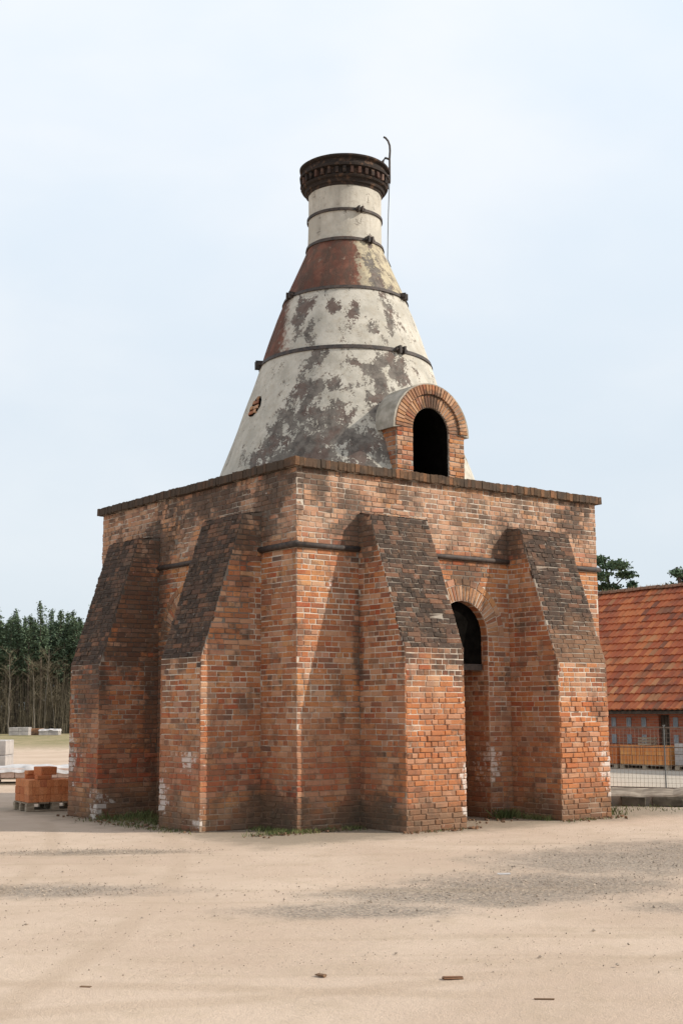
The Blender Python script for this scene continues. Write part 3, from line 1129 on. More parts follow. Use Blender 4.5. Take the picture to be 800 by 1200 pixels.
# ---- plastered bottle
PROF = [(2.50, 5.36), (2.28, 6.0), (2.09, 6.5), (1.88, 7.09), (1.73, 7.5), (1.57, 7.98), (1.42, 8.45), (1.28, 8.85), (1.14, 9.20), (1.06, 9.42),
        (.955, 9.66), (.855, 9.90), (.77, 10.10), (.715, 10.23), (.70, 10.30), (.692, 10.5), (.688, 10.8), (.685, 11.0), (.685, 11.36)]
DOC, DOY, DOZ = 3.285, .72, 6.40       # dormer: centre, front plane, springing


def rad_at(z):
    for (r0, z0), (r1, z1) in zip(PROF, PROF[1:]):
        if z0 <= z <= z1:
            return r0 + (r1 - r0) * (z - z0) / (z1 - z0)
    return PROF[-1][0]


fine = []
z = PROF[0][1]
while z < PROF[-1][1]:
    fine.append((rad_at(z), z))
    z += .07
fine.append((PROF[-1][0], PROF[-1][1]))


def dormer_hole(a, z):
    a = (a + math.pi) % (2 * math.pi) - math.pi
    if abs(a + math.pi / 2) > .5 or z > 6.95:
        return False
    return abs(rad_at(z) * math.cos(a) + AX - DOC) < (.52 if z < DOZ else math.sqrt(max(0, .60 ** 2 - (z - DOZ) ** 2)) - .05)


mb = MB()
mb.lathe(fine, AX, AY, 120, 0, dormer_hole, jit=.012)
mb.build('plastered_cone', M_PLASTER, kiln, smooth=True)
mb = MB()
mb.lathe([(r - .16, z) for r, z in fine[::4]] + [(.02, 11.1)], AX, AY, 60, 0, dormer_hole)
mb.build('sooty_flue', M_SOOT_SHADE, kiln, smooth=True)  # inner shell, its closed top added to keep sky light out

# iron bands with clamps
REL = math.radians(-127.4)


def band(z, hgt, clamps):
    r = rad_at(z)
    mb = MB()
    n = 120
    mb.lathe([(rad_at(z - hgt / 2) + .002, z - hgt / 2), (rad_at(z - hgt / 2) + .026, z - hgt / 2 + .002), (rad_at(z + hgt / 2) + .026, z + hgt / 2 - .002), (rad_at(z + hgt / 2) + .002, z + hgt / 2)], AX, AY, n)
    b = mb.build('iron_band', M_IRON, kiln)
    for c, sz in clamps:
        a = REL + math.radians(c)
        rd = vec(math.cos(a), math.sin(a), 0); tn = vec(-math.sin(a), math.cos(a), 0)
        mb = MB()
        ctr = vec(AX, AY, z) + rd * (r + .04)
        for s in (-1, 1):
            mb.box(ctr + tn * (s * .045 * sz), .035 * sz, .13 * sz, .12 * sz, tn, rd, Z_, j=.003)
        mb.tube([ctr + tn * (-.10 * sz) + rd * .02, ctr + tn * (.10 * sz) + rd * .02], .026 * sz, 6)
        mb.build('clamp', M_IRON, b)


band(7.98, .075, [(-78, 1.2), (37, 1.15)])
band(9.20, .065, [(-57, 1.0), (64.6, 1.0)])
band(10.26, .06, [(37, 1.0)])
band(10.83, .055, [(23, .85)])

# crown
mb = MB()
mb.lathe([(.66, 11.22), (.70, 11.24), (.715, 11.30), (.74, 11.31), (.755, 11.38), (.755, 11.40), (.80, 11.42), (.82, 11.47), (.80, 11.49), (.765, 11.50),
          (.765, 11.68), (.80, 11.70), (.845, 11.71), (.85, 11.77), (.81, 11.79), (.79, 11.82), (.785, 11.90), (.79, 11.92), (.815, 11.935), (.845, 11.96), (.85, 12.00), (.83, 12.02), (.66, 12.02), (.64, 11.6)],
         AX, AY, 72, jit=.01)
mb.v = [(a, b, 11.29 + (c - 11.22) * .70) for a, b, c in mb.v]
crown = mb.build('crown', M_CROWN, kiln)
dm = []
for i in range(4):
    b2 = MB(); b2.cbox((0, 0, 0), .065, .09, .125, .008, j=.008); dm.append(b2.mesh('dentil_brick', M_CROWN))
for i in range(36):
    a = 2 * math.pi * i / 36 + REL
    o = bpy.data.objects.new('dentil_brick', random.choice(dm)); col.objects.link(o)
    o.parent = crown
    o.location = (AX + .785 * math.cos(a), AY + .785 * math.sin(a), 11.55)
    o.rotation_euler = (0, 0, a - math.pi / 2)
r0 = vec(AX, AY, 0)


def rp(u, z):
    return r0 + R2 * u + Z_ * z


mb = MB()
mb.tube([rp(.75, 12.53), rp(.79, 12.51), rp(.835, 12.45), rp(.865, 12.36), rp(.87, 12.25), rp(.86, 12.1), rp(.858, 11.64), rp(.85, 11.6)], .020, 6)
mb.tube([rp(.72, 11.83), rp(.735, 12.05), rp(.78, 12.11), rp(.86, 12.08)], .022, 6)
rod = mb.build('hooked_rod', M_IRON, kiln, smooth=True)
mb = MB(); mb.tube([rp(.852, 11.62), rp(.82, 10.9), rp(.80, 10.1), rp(.86, 9.95)], .009, 5)
mb.build('hanging_wire', M_STEEL, kiln)
# hole in the plaster: a black plate paints its dark, bare bricks on it
a = math.radians(175.3); zc = 7.04
rd = vec(math.cos(a), math.sin(a), .37).normalized(); tn = vec(-math.sin(a), math.cos(a), 0); up2 = rd.cross(tn)
if up2.z < 0:
    up2 = -up2
cc = vec(AX, AY, zc) + vec(math.cos(a), math.sin(a), 0) * (rad_at(zc) - .01)
mb = MB()
outl = [(-.17, -.10), (-.12, -.17), (.0, -.19), (.10, -.13), (.17, -.02), (.15, .10), (.08, .19), (-.02, .21), (-.12, .12)]
mb.prism(outl, lambda u, v, d: cc + tn * u + up2 * v + rd * d, .0, .022)
hole = mb.build('plaster_hole', M_SOOT_SHADE, kiln)
for (u, v, L) in ((-.06, -.12, .15), (.07, -.03, .16), (-.09, -.02, .10), (.03, .075, .14), (-.07, .09, .07), (.03, .15, .08), (.07, -.11, .07)):
    b2 = MB(); place(b2, vec(0, 0, 0), tn, rd, up2, L, .066, .02, j=.006)
    b2.build('bare_brick', M_ARCH, hole).location = cc + tn * u + up2 * v + rd * .022

# ---- dormer (stoke-hole hood)
mb = MB()
HW, OW, OR = .755, .40, .80
outer = [(DOC - HW, 5.34), (DOC - OW, 5.34)] + arch_pts(DOC, DOZ, OW, 14) + [(DOC + OW, 5.34), (DOC + HW, 5.34), (DOC + HW, DOZ)] + [(DOC + HW * math.cos(t), DOZ + HW * math.sin(t)) for t in [math.pi * k / 16 for k in range(1, 16)]] + [(DOC - HW, DOZ)]
mb.prism(outer, lambda u, v, d: (u, d, v), DOY, DOY + .34)
dor = mb.build('dormer', M_MORTD, kiln, fix=True)
dor['label'] = 'arched brick stoke-hole at the foot of the cone'
mb = MB()
for s in (-1, 1):
    lay((DOC + s * OW if s > 0 else DOC - HW, DOY, 5.36), X_, vec(0, -1, 0), Z_, DOZ - 5.36, full(0, HW - OW), mb=None, single=dor, seed=60 + s, erode=.008)
sb = MB()
lay((DOC - HW, DOY, 5.36), Y_, vec(-1, 0, 0), Z_, DOZ - 5.36, full(0.01, .62), mb=sb, seed=63, erode=.006)
lay((DOC + HW, DOY, 5.36), Y_, vec(1, 0, 0), Z_, DOZ - 5.36, full(0.01, .62), mb=sb, seed=64)
sb.build('brickwork', M_BRICK, dor, 'stuff')
mb = MB()
mb.prism([(DOC - HW, 5.34), (DOC - HW + .2, 5.34), (DOC - HW + .2, DOZ), (DOC - HW, DOZ)], lambda u, v, d: (u, d, v), DOY + .343, 1.5)
mb.prism([(DOC + HW - .2, 5.34), (DOC + HW, 5.34), (DOC + HW, DOZ), (DOC + HW - .2, DOZ)], lambda u, v, d: (u, d, v), DOY + .343, 1.5)
mb.build('cheek', M_MORT, dor, fix=True)
dc = vec(DOC, DOY, DOZ)
voussoirs(dor, dc, X_, vec(0, -1, 0), OW, OW + .215, 26, seed=8, thick=.012)
voussoirs(dor, dc, X_, vec(0, -1, 0), OW + .225, OR, 34, seed=9, thick=.055)
# rendered vault over it
vp = [(DOC + (OR + .045) * math.cos(t), DOZ - .03 + (OR + .05) * math.sin(t)) for t in [math.pi * k / 20 for k in range(21)]] + \
     [(DOC + (OR - .14) * math.cos(t), DOZ + (OR - .14) * math.sin(t)) for t in [math.pi * k / 20 for k in range(20, -1, -1)]]
mb = MB(); mb.prism(vp, lambda u, v, d: (u, d, v), DOY - .035, 1.75)
mb.build('vault', M_RENDER, dor, fix=True)
mb = MB()
ip = [(DOC - OW + .006, 5.36)] + arch_pts(DOC, DOZ, OW - .006, 14) + [(DOC + OW - .006, 5.36)]
n = len(ip)
mb.add([(u, DOY + .025, v) for u, v in ip] + [(u, 2.3, v) for u, v in ip], [(k, k + 1, k + 1 + n, k + n) for k in range(n - 1)] + [tuple(range(n, 2 * n))])
mb.build('dark_throat', M_SOOT_SHADE, dor)  # near-black lining paints the shade of the opening over the reveal

# ------------------------------------------------------------------ ground
def axis(c, near, far, n):
    out = []
    for i in range(-n, n + 1):
        t = i / n
        out.append(c + math.copysign(near * abs(t) + (far - near) * abs(t) ** 4, t))
    return out


xs = axis(-3, 22, 700, 90); ys = axis(-5, 22, 700, 90)
mb = MB()
for yy in ys:
    for xx in xs:
        h = 0.0
        inside = -1.4 < xx < W + .3 and -1.4 < yy < V + .3
        d = math.hypot(xx + 3, yy + 5)
        if d < 40:
            h = .018 * mnoise.noise(Vector((xx * .6, yy * .6, 0))) + .010 * mnoise.noise(Vector((xx * 1.7, yy * 1.7, 3)))
        if inside:
            h = abs(h) * .6
        mb.v.append((xx, yy, h - .006))
nx = len(xs)
for jy in range(len(ys) - 1):
    for ix in range(nx - 1):
        a = jy * nx + ix
        mb.f.append((a, a + 1, a + nx + 1, a + nx))
mb.build('ground', M_GROUND, None, 'structure', smooth=True)

# loose gravel
rg = random.Random(5)


def stone(mb, p, r):
    vs = []
    for (a, b, c) in ((1, 0, 0), (-1, 0, 0), (0, 1, 0), (0, -1, 0), (0, 0, .8), (0, 0, -.5)):
        k = r * rg.uniform(.6, 1.2)
        vs.append((p[0] + a * k + rg.uniform(-.3, .3) * r, p[1] + b * k + rg.uniform(-.3, .3) * r, p[2] + c * k))
    mb.add(vs, [(0, 2, 4), (2, 1, 4), (1, 3, 4), (3, 0, 4), (2, 0, 5), (1, 2, 5), (3, 1, 5), (0, 3, 5)])


GP = [(-2.4, -6.3, 2.1, 1.1), (-1.3, -6.2, 2.0, 1.2), (.9, -5.4, 2.4, 1.8), (2.6, -5.6, 2.8, 2.0), (-5.8, -3.2, 2.2, .6), (-3.4, -.5, 1.6, .4)]
mb = MB()
for i in range(3800):
    g = rg.choice(GP)
    u, f = rg.gauss(0, .45) * g[2], rg.gauss(0, .45) * g[3]
    p = vec(g[0], g[1], 0) + R2 * u + F2 * f
    if -1.15 < p.x < W + .3 and -1.15 < p.y < V + .3:
        continue
    stone(mb, (p.x, p.y, .004), rg.uniform(.005, .013) * (1.7 if rg.random() < .04 else 1))
for i in range(3600):
    u = rg.uniform(-4.5, 4.5); f = rg.uniform(9.0, 20)
    p = CAM + R2 * u * f / 12 + F2 * f
    if -1.15 < p.x < W + .3 and -1.15 < p.y < V + .3:
        continue
    stone(mb, (p.x, p.y, .003), rg.uniform(.003, .009) * (2.2 if rg.random() < .03 else 1))
mb.build('gravel', M_STONE, None, 'stuff')

# grass along the foot of the walls
mb = MB()


def tuft(x, y, n, h, s):
    for i in range(n):
        px, py = x + rg.gauss(0, s), y + rg.gauss(0, s)
        a = rg.uniform(0, 6.28); l = h * rg.uniform(.4, 1.1); w = rg.uniform(.004, .008)
        dx, dy = math.cos(a) * w, math.sin(a) * w
        bx, by = rg.gauss(0, .4) * l, rg.gauss(0, .4) * l
        mb.add([(px - dx, py - dy, -.01), (px + dx, py + dy, -.01), (px + bx * .5 + dx * .6, py + by * .5 + dy * .6, l * .6), (px + bx, py + by, l)], [(0, 1, 2), (0, 2, 3)])


for i in range(60):
    tuft(rg.uniform(-1.0, -.1), rg.uniform(2.2, 3.95), 16, .10, .10)
for i in range(14):
    tuft(rg.uniform(-1.1, -.3), rg.uniform(3.6, 4.05), 18, .15, .10)
for i in range(34):
    tuft(-1.15 - abs(rg.gauss(0, .18)), rg.uniform(1.0, 4.2), 12, .05, .12)
for i in range(44):
    tuft(rg.uniform(-.85, 1.1), -.05 - abs(rg.gauss(0, .08)) - .0, 14, .07, .08)
for i in range(34):
    tuft(-.08 - abs(rg.gauss(0, .12)), rg.uniform(-.1, .9), 14, .07, .08)
for i in range(20):
    tuft(rg.uniform(3.75, 4.28), -.06 - abs(rg.gauss(0, .1)), 18, .16, .05)
for i in range(18):
    tuft(4.22 - abs(rg.gauss(0, .05)), rg.uniform(-1.0, -.1), 14, .10, .05)
for i in range(12):
    tuft(rg.uniform(4.1, 5.4), -1.2 - abs(rg.gauss(0, .1)), 10, .05, .08)
for i in range(16):
    tuft(5.65 + abs(rg.gauss(0, .2)), rg.uniform(-1.0, .3), 20, .14, .1)
for i in range(10):
    tuft(rg.uniform(1.2, 2.2), -1.12 - abs(rg.gauss(0, .05)), 6, .04, .08)
for i in range(30):
    tuft(rg.uniform(6.8, 8.6), rg.uniform(-.9, .9), 8, .06, .2)
mb.build('grass', M_GRASS, None, 'stuff')

mb = MB()
def crumb(x, y):
    sx = rg.uniform(.015, .05)
    a = rg.uniform(0, 6.28)
    mb.box((x, y, .004 + sx * .2), sx, sx * rg.uniform(.5, .9), sx * rg.uniform(.35, .7), vec(math.cos(a), math.sin(a), rg.uniform(-.3, .3)).normalized(), vec(-math.sin(a), math.cos(a), 0), Z_, j=sx * .15)


for i in range(60):
    crumb(rg.uniform(1.0, 2.5), -1.10 - abs(rg.gauss(0, .12)))
    crumb(rg.uniform(4.2, 5.6), -1.12 - abs(rg.gauss(0, .12)))
for i in range(70):
    crumb(rg.uniform(-1.0, 1.1), -.05 - abs(rg.gauss(0, .16)))
    crumb(-1.1 - abs(rg.gauss(0, .14)), rg.uniform(.8, 5.2))
    crumb(rg.uniform(-1.0, -.05), rg.uniform(2.2, 4.0))
    crumb(rg.uniform(2.4, 4.3), -.05 - abs(rg.gauss(0, .3)))
mb.build('rubble', M_ARCH, None, 'stuff')

# small litter on the sand
def lump(name, p, sx, sy, sz, m, label, cat, rz):
    mb = MB(); mb.cbox((0, 0, sz / 2 - .004), sx, sy, sz, min(sx, sy, sz) * .25, j=min(sx, sy) * .12)
    o = mb.build(name, m); o.location = (p[0], p[1], 0); o.rotation_euler = (0, 0, rz)
    tag(o, label, cat)


lump('brick_fragment', (-5.21, -9.13), .13, .05, .010, M_ARCH, 'flat reddish brick fragment lying on the sand in the right foreground', 'brick fragment', -.5)
lump('stick', (-5.21, -9.95), .12, .014, .010, M_DRY, 'short dark stick on the sand nearest the lower right edge', 'stick', -.75)
lump('dry_leaf', (-7.21, -7.90), .07, .035, .012, M_DRY, 'brown curled leaf on the sand at lower left', 'leaf', -.8)
lump('dry_leaf', (-5.83, -8.53), .08, .03, .014, M_DRY, 'brown curled leaf on the sand below the near corner', 'leaf', -1.4)
lump('paper_scrap', (-1.11, -5.37), .14, .03, .010, M_PLASTIC, 'thin white scrap lying on grey gravel before the doorway', 'scrap', -.6)

# ------------------------------------------------------------------ brick pallet on the left
def pallet(loc, rz, sx, sy, label, group=None, h=.15):
    e = empty('wooden_pallet', loc, label, 'pallet', group, rz)
    me = MB(); me.cbox((0, 0, 0), sx / 5.6, sy, .022, .003, j=.002); bme = me.mesh('deck_board', M_WOOD)
    for i in range(5):
        child('deck_board', bme, e, (-sx / 2 + sx * (i + .5) / 5, 0, h - .011))
    me = MB(); me.cbox((0, 0, 0), .14, .10, h - .045, .004, j=.002); kme = me.mesh('block', M_WOOD)
    me = MB(); me.box((0, 0, 0), sx, .10, .022); sme = me.mesh('bottom_board', M_WOOD)
    for yy in (-sy / 2 + .05, 0, sy / 2 - .05):
        child('bottom_board', sme, e, (0, yy, .012))
        for xx in (-sx / 2 + .07, 0, sx / 2 - .07):
            child('block', kme, e, (xx, yy, .023 + (h - .045) / 2))
    return e


PL = vec(-.72, 6.72, 0); PR = -.12
pallet(PL, PR, 1.06, .80, 'worn wooden pallet under the stack of new orange bricks')
bs = empty('brick_stack', PL + vec(0, 0, .152), 'stack of new orange bricks on a pallet beside the left buttress', 'brick stack', None, PR)
MB1 = []
for i in range(4):
    me = MB(); me.cbox((0, 0, 0), .066, .262, .128, .004, j=.002); MB1.append(me.mesh('brick', M_ORANGE))
for lv in range(3):
    for ix in range(15):
        for iy in range(3):
            if lv == 2 and (ix > 11 or (iy == 2 and ix > 6)):
                continue
            child('brick', random.choice(MB1), bs, (-.5 + (ix + .5) * 1.0 / 15 + random.uniform(-.003, .003), -.4 + (iy + .5) * .8 / 3 + random.uniform(-.006, .006), .065 + lv * .131))
me = MB(); me.cbox((0, 0, 0), .265, .128, .07, .006, j=.003); FL = me.mesh('loose_brick', M_ORANGE)
me = MB(); me.cbox((0, 0, 0), .30, .30, .145, .008, j=.004); HB = me.mesh('hollow_block', M_ORANGE)


def on_stack(name, mesh, x, y, z, rz, label, cat):
    o = bpy.data.objects.new(name, mesh); col.objects.link(o)
    mm = Matrix.Translation(PL) @ Matrix.Rotation(PR, 4, 'Z') @ Matrix.Translation((x, y, z)) @ Matrix.Rotation(rz, 4, 'Z')
    o.matrix_world = mm
    tag(o, label, cat)


Z3 = .152 + 3 * .131
on_stack('loose_brick', FL, -.22, -.32, Z3 + .036, .1, 'flat orange brick lying under the upright block on the stack', 'brick')
on_stack('hollow_block', HB, -.13, -.16, Z3 + .074 + .072, .15, 'thick orange block standing on top of the brick stack', 'block')
on_stack('loose_brick', FL, -.10, .03, Z3 + .036, .2, 'orange brick lying flat behind the thick block on the stack', 'brick')
on_stack('loose_brick', FL, -.24, .22, Z3 + .036, -.1, 'lower orange brick at the back left of the stack', 'brick')
on_stack('loose_brick', FL, -.24, .22, Z3 + .108, .25, 'topmost orange brick at the back left of the stack', 'brick')

# pale goods further back on the left
def rr(u, f):
    return vec(CAM.x, CAM.y, 0) + R2 * u + F2 * f


def blockpile(name, p, rz, sx, sy, sz, nx, ny, nz, m, label, cat, child_name='block', gap=.012, z0=0.0):
    e = empty(name, (p.x, p.y, z0), label, cat, None, rz)
    me = MB(); me.cbox((0, 0, 0), sx / nx - gap, sy / ny - gap, sz / nz - gap, .012, j=.006); ms = me.mesh(child_name, m)
    for i in range(nx):
        for j in range(ny):
            for k in range(nz):
                child(child_name, ms, e, (-sx / 2 + sx * (i + .5) / nx + random.uniform(-.008, .008), -sy / 2 + sy * (j + .5) / ny, sz * (k + .5) / nz))
    return e


def sheeting(p, rz, sx, sy, z, label):
    mb = MB(); n1, n2 = 26, 14; drop = .13
    for j in range(n2 + 1):
        for i in range(n1 + 1):
            x = -sx / 2 - .04 + (sx + .08) * i / n1; y = -sy / 2 - .04 + (sy + .08) * j / n2
            edge = i in (0, n1) or j in (0, n2)
            zz = .02 + .06 * mnoise.noise(Vector((x * 3 + p.x, y * 3, 1))) + (0 if not edge else -drop * (1 + .5 * mnoise.noise(Vector((x * 2, y * 2, 9)))))
            mb.v.append((x, y, zz))
    for j in range(n2):
        for i in range(n1):
            a = j * (n1 + 1) + i
            mb.f.append((a, a + 1, a + n1 + 2, a + n1 + 1))
    o = mb.build('plastic_sheet', M_PLASTIC, smooth=True)
    o.location = (p.x, p.y, z); o.rotation_euler = (0, 0, rz)
    tag(o, label, 'plastic sheet')


pa = rr(-7.6, 33.0)
pallet(pa, -.62, 2.1, 1.1, 'low wooden pallet under pale clay blocks behind the orange bricks')
blockpile('clay_block_pile', pa, -.62, 2.05, 1.1, .24, 6, 3, 1, M_PINK, 'low pile of pale clay blocks behind the orange brick stack', 'blocks', z0=.155)
sheeting(pa, -.62, 2.05, 1.1, .40, 'crumpled white plastic sheet over the low pale blocks')
pb = rr(-9.85, 37.2)
pallet(pb, -.62, 1.25, 1.1, 'wooden pallet carrying grey concrete blocks at the left edge')
blockpile('concrete_block_pile', pb, -.62, 1.2, 1.1, .82, 2, 2, 2, M_WRAP, 'squared pile of pale grey blocks at the left edge', 'blocks', z0=.155)
pc = rr(-24.85, 103)
blockpile('wrapped_pallet_load', pc, -.62, 1.5, 1.2, .62, 2, 1, 2, M_WRAP, 'far grey wrapped pallet load before the forest, left one', 'pallet load')
blockpile('red_brick_pile', rr(-23.75, 104), -.62, .8, 1.0, .5, 2, 1, 2, M_ARCH, 'small far reddish pile between two grey pallet loads', 'brick pile')
pd = rr(-22.55, 103)
blockpile('wrapped_pallet_load', pd, -.62, 1.5, 1.2, .42, 2, 1, 1, M_WRAP, 'far grey pallet load with white cover before the forest', 'pallet load')
sheeting(pd, -.62, 1.5, 1.2, .44, 'far white cover lying on the right grey pallet load')

# ------------------------------------------------------------------ the shed with the tiled roof (front faces -X)
SX, EX, EZ, RX, RZ = 20.0, 19.55, 1.70, 23.6, 5.66
SY0, SY1 = -3.0, 21.0
shed = empty('brick_shed', (SX, 9, 0), 'long low brick shed under a steep red tiled roof at right', 'shed')


def sh(mb, name, m, kind=None, fix=False, parent=None):
    o = mb.build(name, m, None, kind, fix=fix)
    o.parent = parent or shed
    o.matrix_basis = Matrix.Translation((-SX, -9, 0)) if parent is None else Matrix.Identity(4)
    return o


VY = [9.24 + .03, 10.45, 11.02, 11.61, 12.2, 12.8, 13.4, 8.65, 8.05, 7.45]
openings = []
mb = MB()
# front wall in strips round the vents and door
dy0, dy1 = 9.50, 9.90
mb.box((SX + .15, (SY0 + dy0) / 2, .85), .3, dy0 - SY0, 1.7)
mb.box((SX + .15, (SY1 + dy1) / 2, .85), .3, SY1 - dy1, 1.7)
mb.box((SX + .15, (dy0 + dy1) / 2, 1.62), .3, dy1 - dy0, .16)
wl = sh(mb, 'wall', M_SHED)
mb = MB(); mb.prism([(SX + .3, 0), (2 * RX - SX - .3, 0), (2 * RX - SX - .3, 1.8), (RX, RZ - .15), (SX + .3, 1.8)], lambda u, v, d: (u, d, v), SY0 + .02, SY0 + .3)
mb.prism([(SX + .3, 0), (2 * RX - SX - .3, 0), (2 * RX - SX - .3, 1.8), (RX, RZ - .15), (SX + .3, 1.8)], lambda u, v, d: (u, d, v), SY1 - .3, SY1 - .02)
mb.box((2 * RX - SX - .15, (SY0 + SY1) / 2, .85), .3, SY1 - SY0, 1.7)
sh(mb, 'gable_wall', M_SHED, fix=True)
mb = MB(); mb.box((SX + .14, (dy0 + dy1) / 2, .77), .05, dy1 - dy0 - .01, 1.53)
for k in range(3):
    mb.box((SX + .105, dy0 + .07 + k * .13, .77), .02, .11, 1.5)
sh(mb, 'door', M_DWOOD)
vm = []
for y in VY:
    for zc in (1.33, .83):
        mb = MB()
        for s in (-1, 1):
            mb.box((SX - .008, y + s * .075, zc), .03, .02, .25)
            mb.box((SX - .008, y, zc + s * .125), .03, .17, .02)
        mb.box((SX - .003, y, zc), .014, .13, .23)
        mb.box((SX - .013, y, zc), .008, .012, .23)
        sh(mb, 'vent', M_VENT)
# roof: tile by tile
sl = math.hypot(RX - EX, RZ - EZ)
sv = vec(RX - EX, 0, RZ - EZ).normalized()
sn = vec(-sv.z, 0, sv.x)
mb = MB()
for s in (1, -1):
    f = (lambda x: x) if s == 1 else (lambda x: 2 * RX - x)
    a = [(EX + .03, EZ - .05), (RX, RZ - .05), (RX, RZ - .13), (EX + .03, EZ - .13)]
    mb.prism([(f(u), v) for u, v in a], lambda u, v, d: (u, d, v), SY0, SY1)
sh(mb, 'roof_deck', M_DWOOD, fix=True)
TW, ROWS = .205, 17
TL = sl / ROWS


def tile_mesh(mb, o, U, Vv, N, r):
    n = 5
    prof = [(k / n, .5 - .5 * math.cos(2 * math.pi * k / n)) for k in range(n + 1)]
    vs = []
    for (vv, lift) in ((-.04, .062), (TL, .010)):
        for t, hgt in prof:
            vs.append(o + U * ((t - .5) * TW * 1.02) + Vv * vv + N * (lift + .030 * hgt))
    for t, hgt in prof:
        vs.append(o + U * ((t - .5) * TW * 1.02) - Vv * .036 + N * (.030 * hgt + .010))
    fs = []
    for k in range(n):
        fs.append((k, k + 1, n + 2 + k, n + 1 + k))
        fs.append((2 * n + 2 + k, 2 * n + 3 + k, k + 1, k))
    mb.add(vs, fs)


rt = random.Random(3)
singles = []
for i in range(5):
    m2 = MB(); tile_mesh(m2, vec(0, 0, 0), vec(0, -1, 0), sv, sn, rt); singles.append(m2.mesh('roof_tile', M_ROOF))
mb = MB()
ncol = int((SY1 - SY0) / TW)
cnt = 0
for rI in range(ROWS):
    for c in range(ncol):
        y = SY0 + (c + .5) * TW
        o = vec(EX, y, EZ) + sv * (rI * TL) + sn * rt.uniform(-.004, .004)
        # the part of the slope the photograph shows
        yv0, yv1 = 8.3 + rI * .16, 12.2 + rI * .16
        if yv0 < y < yv1 and cnt < 300:
            q = bpy.data.objects.new('roof_tile', rt.choice(singles)); col.objects.link(q)
            q.parent = shed
            q.matrix_basis = Matrix.Translation(o - vec(SX, 9, 0)) @ Matrix.Rotation(rt.uniform(-.012, .012), 4, sn)
            cnt += 1
        else:
            tile_mesh(mb, o, vec(0, -1, 0), sv, sn, rt)
sv2 = vec(-sv.x, 0, sv.z); sn2 = vec(sv.z, 0, sv.x)
for rI in range(ROWS):
    for c in range(ncol):
        tile_mesh(mb, vec(2 * RX - EX, SY0 + (c + .5) * TW, EZ) + sv2 * (rI * TL), vec(0, 1, 0), sv2, sn2, rt)
sh(mb, 'roof_tiling', M_ROOF, 'stuff')
m2 = MB()
n = 8
vs = []
for yy, k in ((-.19, 1.0), (.19, .88)):
    for i in range(n + 1):
        a = math.pi * i / n
        vs.append((.17 * k * math.cos(a), yy, .12 * k * math.sin(a) - .02))
m2.add(vs, [(i, i + 1, n + 2 + i, n + 1 + i) for i in range(n)])
M_RIDGE = simple('mossy_ridge_tile', (.12, .075, .05), (.27, .14, .09), 3, .95, .1, .5)
RM = m2.mesh('ridge_tile', M_RIDGE)
y = SY0
while y < SY1:
    q = bpy.data.objects.new('ridge_tile', RM); col.objects.link(q); q.parent = shed
    q.location = (RX - SX, y + .17 - 9, RZ + .02 + rt.uniform(-.012, .02)); q.rotation_euler = (rt.uniform(-.03, .03), 0, 0)
    y += .34
mb = MB()
for i in range(500):
    yy = rt.uniform(6, 18); l = rt.uniform(.03, .11) * (1 if mnoise.noise(Vector((yy * 1.3, 0, 0))) > -.1 else .3); a = rt.uniform(0, 6.28)
    p = vec(RX + rt.uniform(-.1, .1), yy, RZ + .1)
    mb.add([p + vec(.012, 0, -.03), p + vec(-.012, .012, -.03), p + vec(rt.gauss(0, .03), rt.gauss(0, .03), l)], [(0, 1, 2)])
M_STRAW = simple('dry_grass', (.20, .15, .09), (.32, .25, .15), 3)
sh(mb, 'ridge_grass', M_STRAW, 'stuff')

# stacks of clay tiles before the shed
def tile_stack(y0, y1, m, label, plabel, cover=False, x=19.35):
    L = y1 - y0
    c = vec(x, (y0 + y1) / 2, 0)
    pallet(c, math.pi / 2, L, .8, plabel, h=.13)
    if cover:
        blockpile('wrapped_pallet_load', vec(c.x, c.y, 0), math.pi / 2, L, .8, .62, 2, 2, 2, M_WRAP, label, 'pallet load', z0=.135)
        return
    e = empty('tile_stack', c + vec(0, 0, .135), label, 'tile stack')
    nb = max(2, int(L / .36))
    for lv in range(2):
        for i in range(nb):
            m2 = MB()
            w = L / nb - .02
            nt_ = 9
            for k in range(nt_):
                m2.cbox((random.uniform(-.012, .012), -w / 2 + w * (k + .5) / nt_, .135), .76, w / nt_ - .006, .262, .004)
            q = child('tile_bundle', m2.mesh('tile_bundle', m), e, (0, -L / 2 + L * (i + .5) / nb, lv * .268), 'stuff')
    return e


M_TILE2 = simple('darker_clay_tile', (.46, .14, .05), (.60, .22, .07), 1.5, .85, .2, .3)
tile_stack(10.62, 12.1, M_TILE2, 'darker orange stack of clay tiles in front of the shed, left one', 'pallet under the darker clay tile stack by the shed')
tile_stack(8.72, 10.52, M_TILE, 'bright orange stack of clay tiles in front of the shed door', 'pallet under the bright orange clay tile stack')
tile_stack(7.2, 8.52, M_WRAP, 'grey wrapped pallet load right of the orange tile stacks', 'pallet under the grey load at the right edge', cover=True)
crate = empty('wooden_crate', (19.25, 9.72, .135 + .536 + .004), 'small open wooden crate on top of the orange tiles', 'crate', None, .1)
m2 = MB(); m2.box((0, 0, 0), .30, .018, .05); sl1 = m2.mesh('slat', M_WOOD)
m2 = MB(); m2.box((0, 0, 0), .018, .44, .05); sl2 = m2.mesh('slat', M_WOOD)
m2 = MB(); m2.box((0, 0, 0), .03, .03, .24); cp = m2.mesh('corner_post', M_WOOD)
for k in range(3):
    for s in (-1, 1):
        child('slat', sl1, crate, (0, s * .22, .03 + k * .085)); child('slat', sl2, crate, (s * .15, 0, .03 + k * .085))
for sx in (-1, 1):
    for sy in (-1, 1):
        child('corner_post', cp, crate, (sx * .125, sy * .195, .12))
m2 = MB(); m2.box((0, 0, .01), .27, .41, .012); child('crate_floor', m2.mesh('crate_floor', M_WOOD), crate)

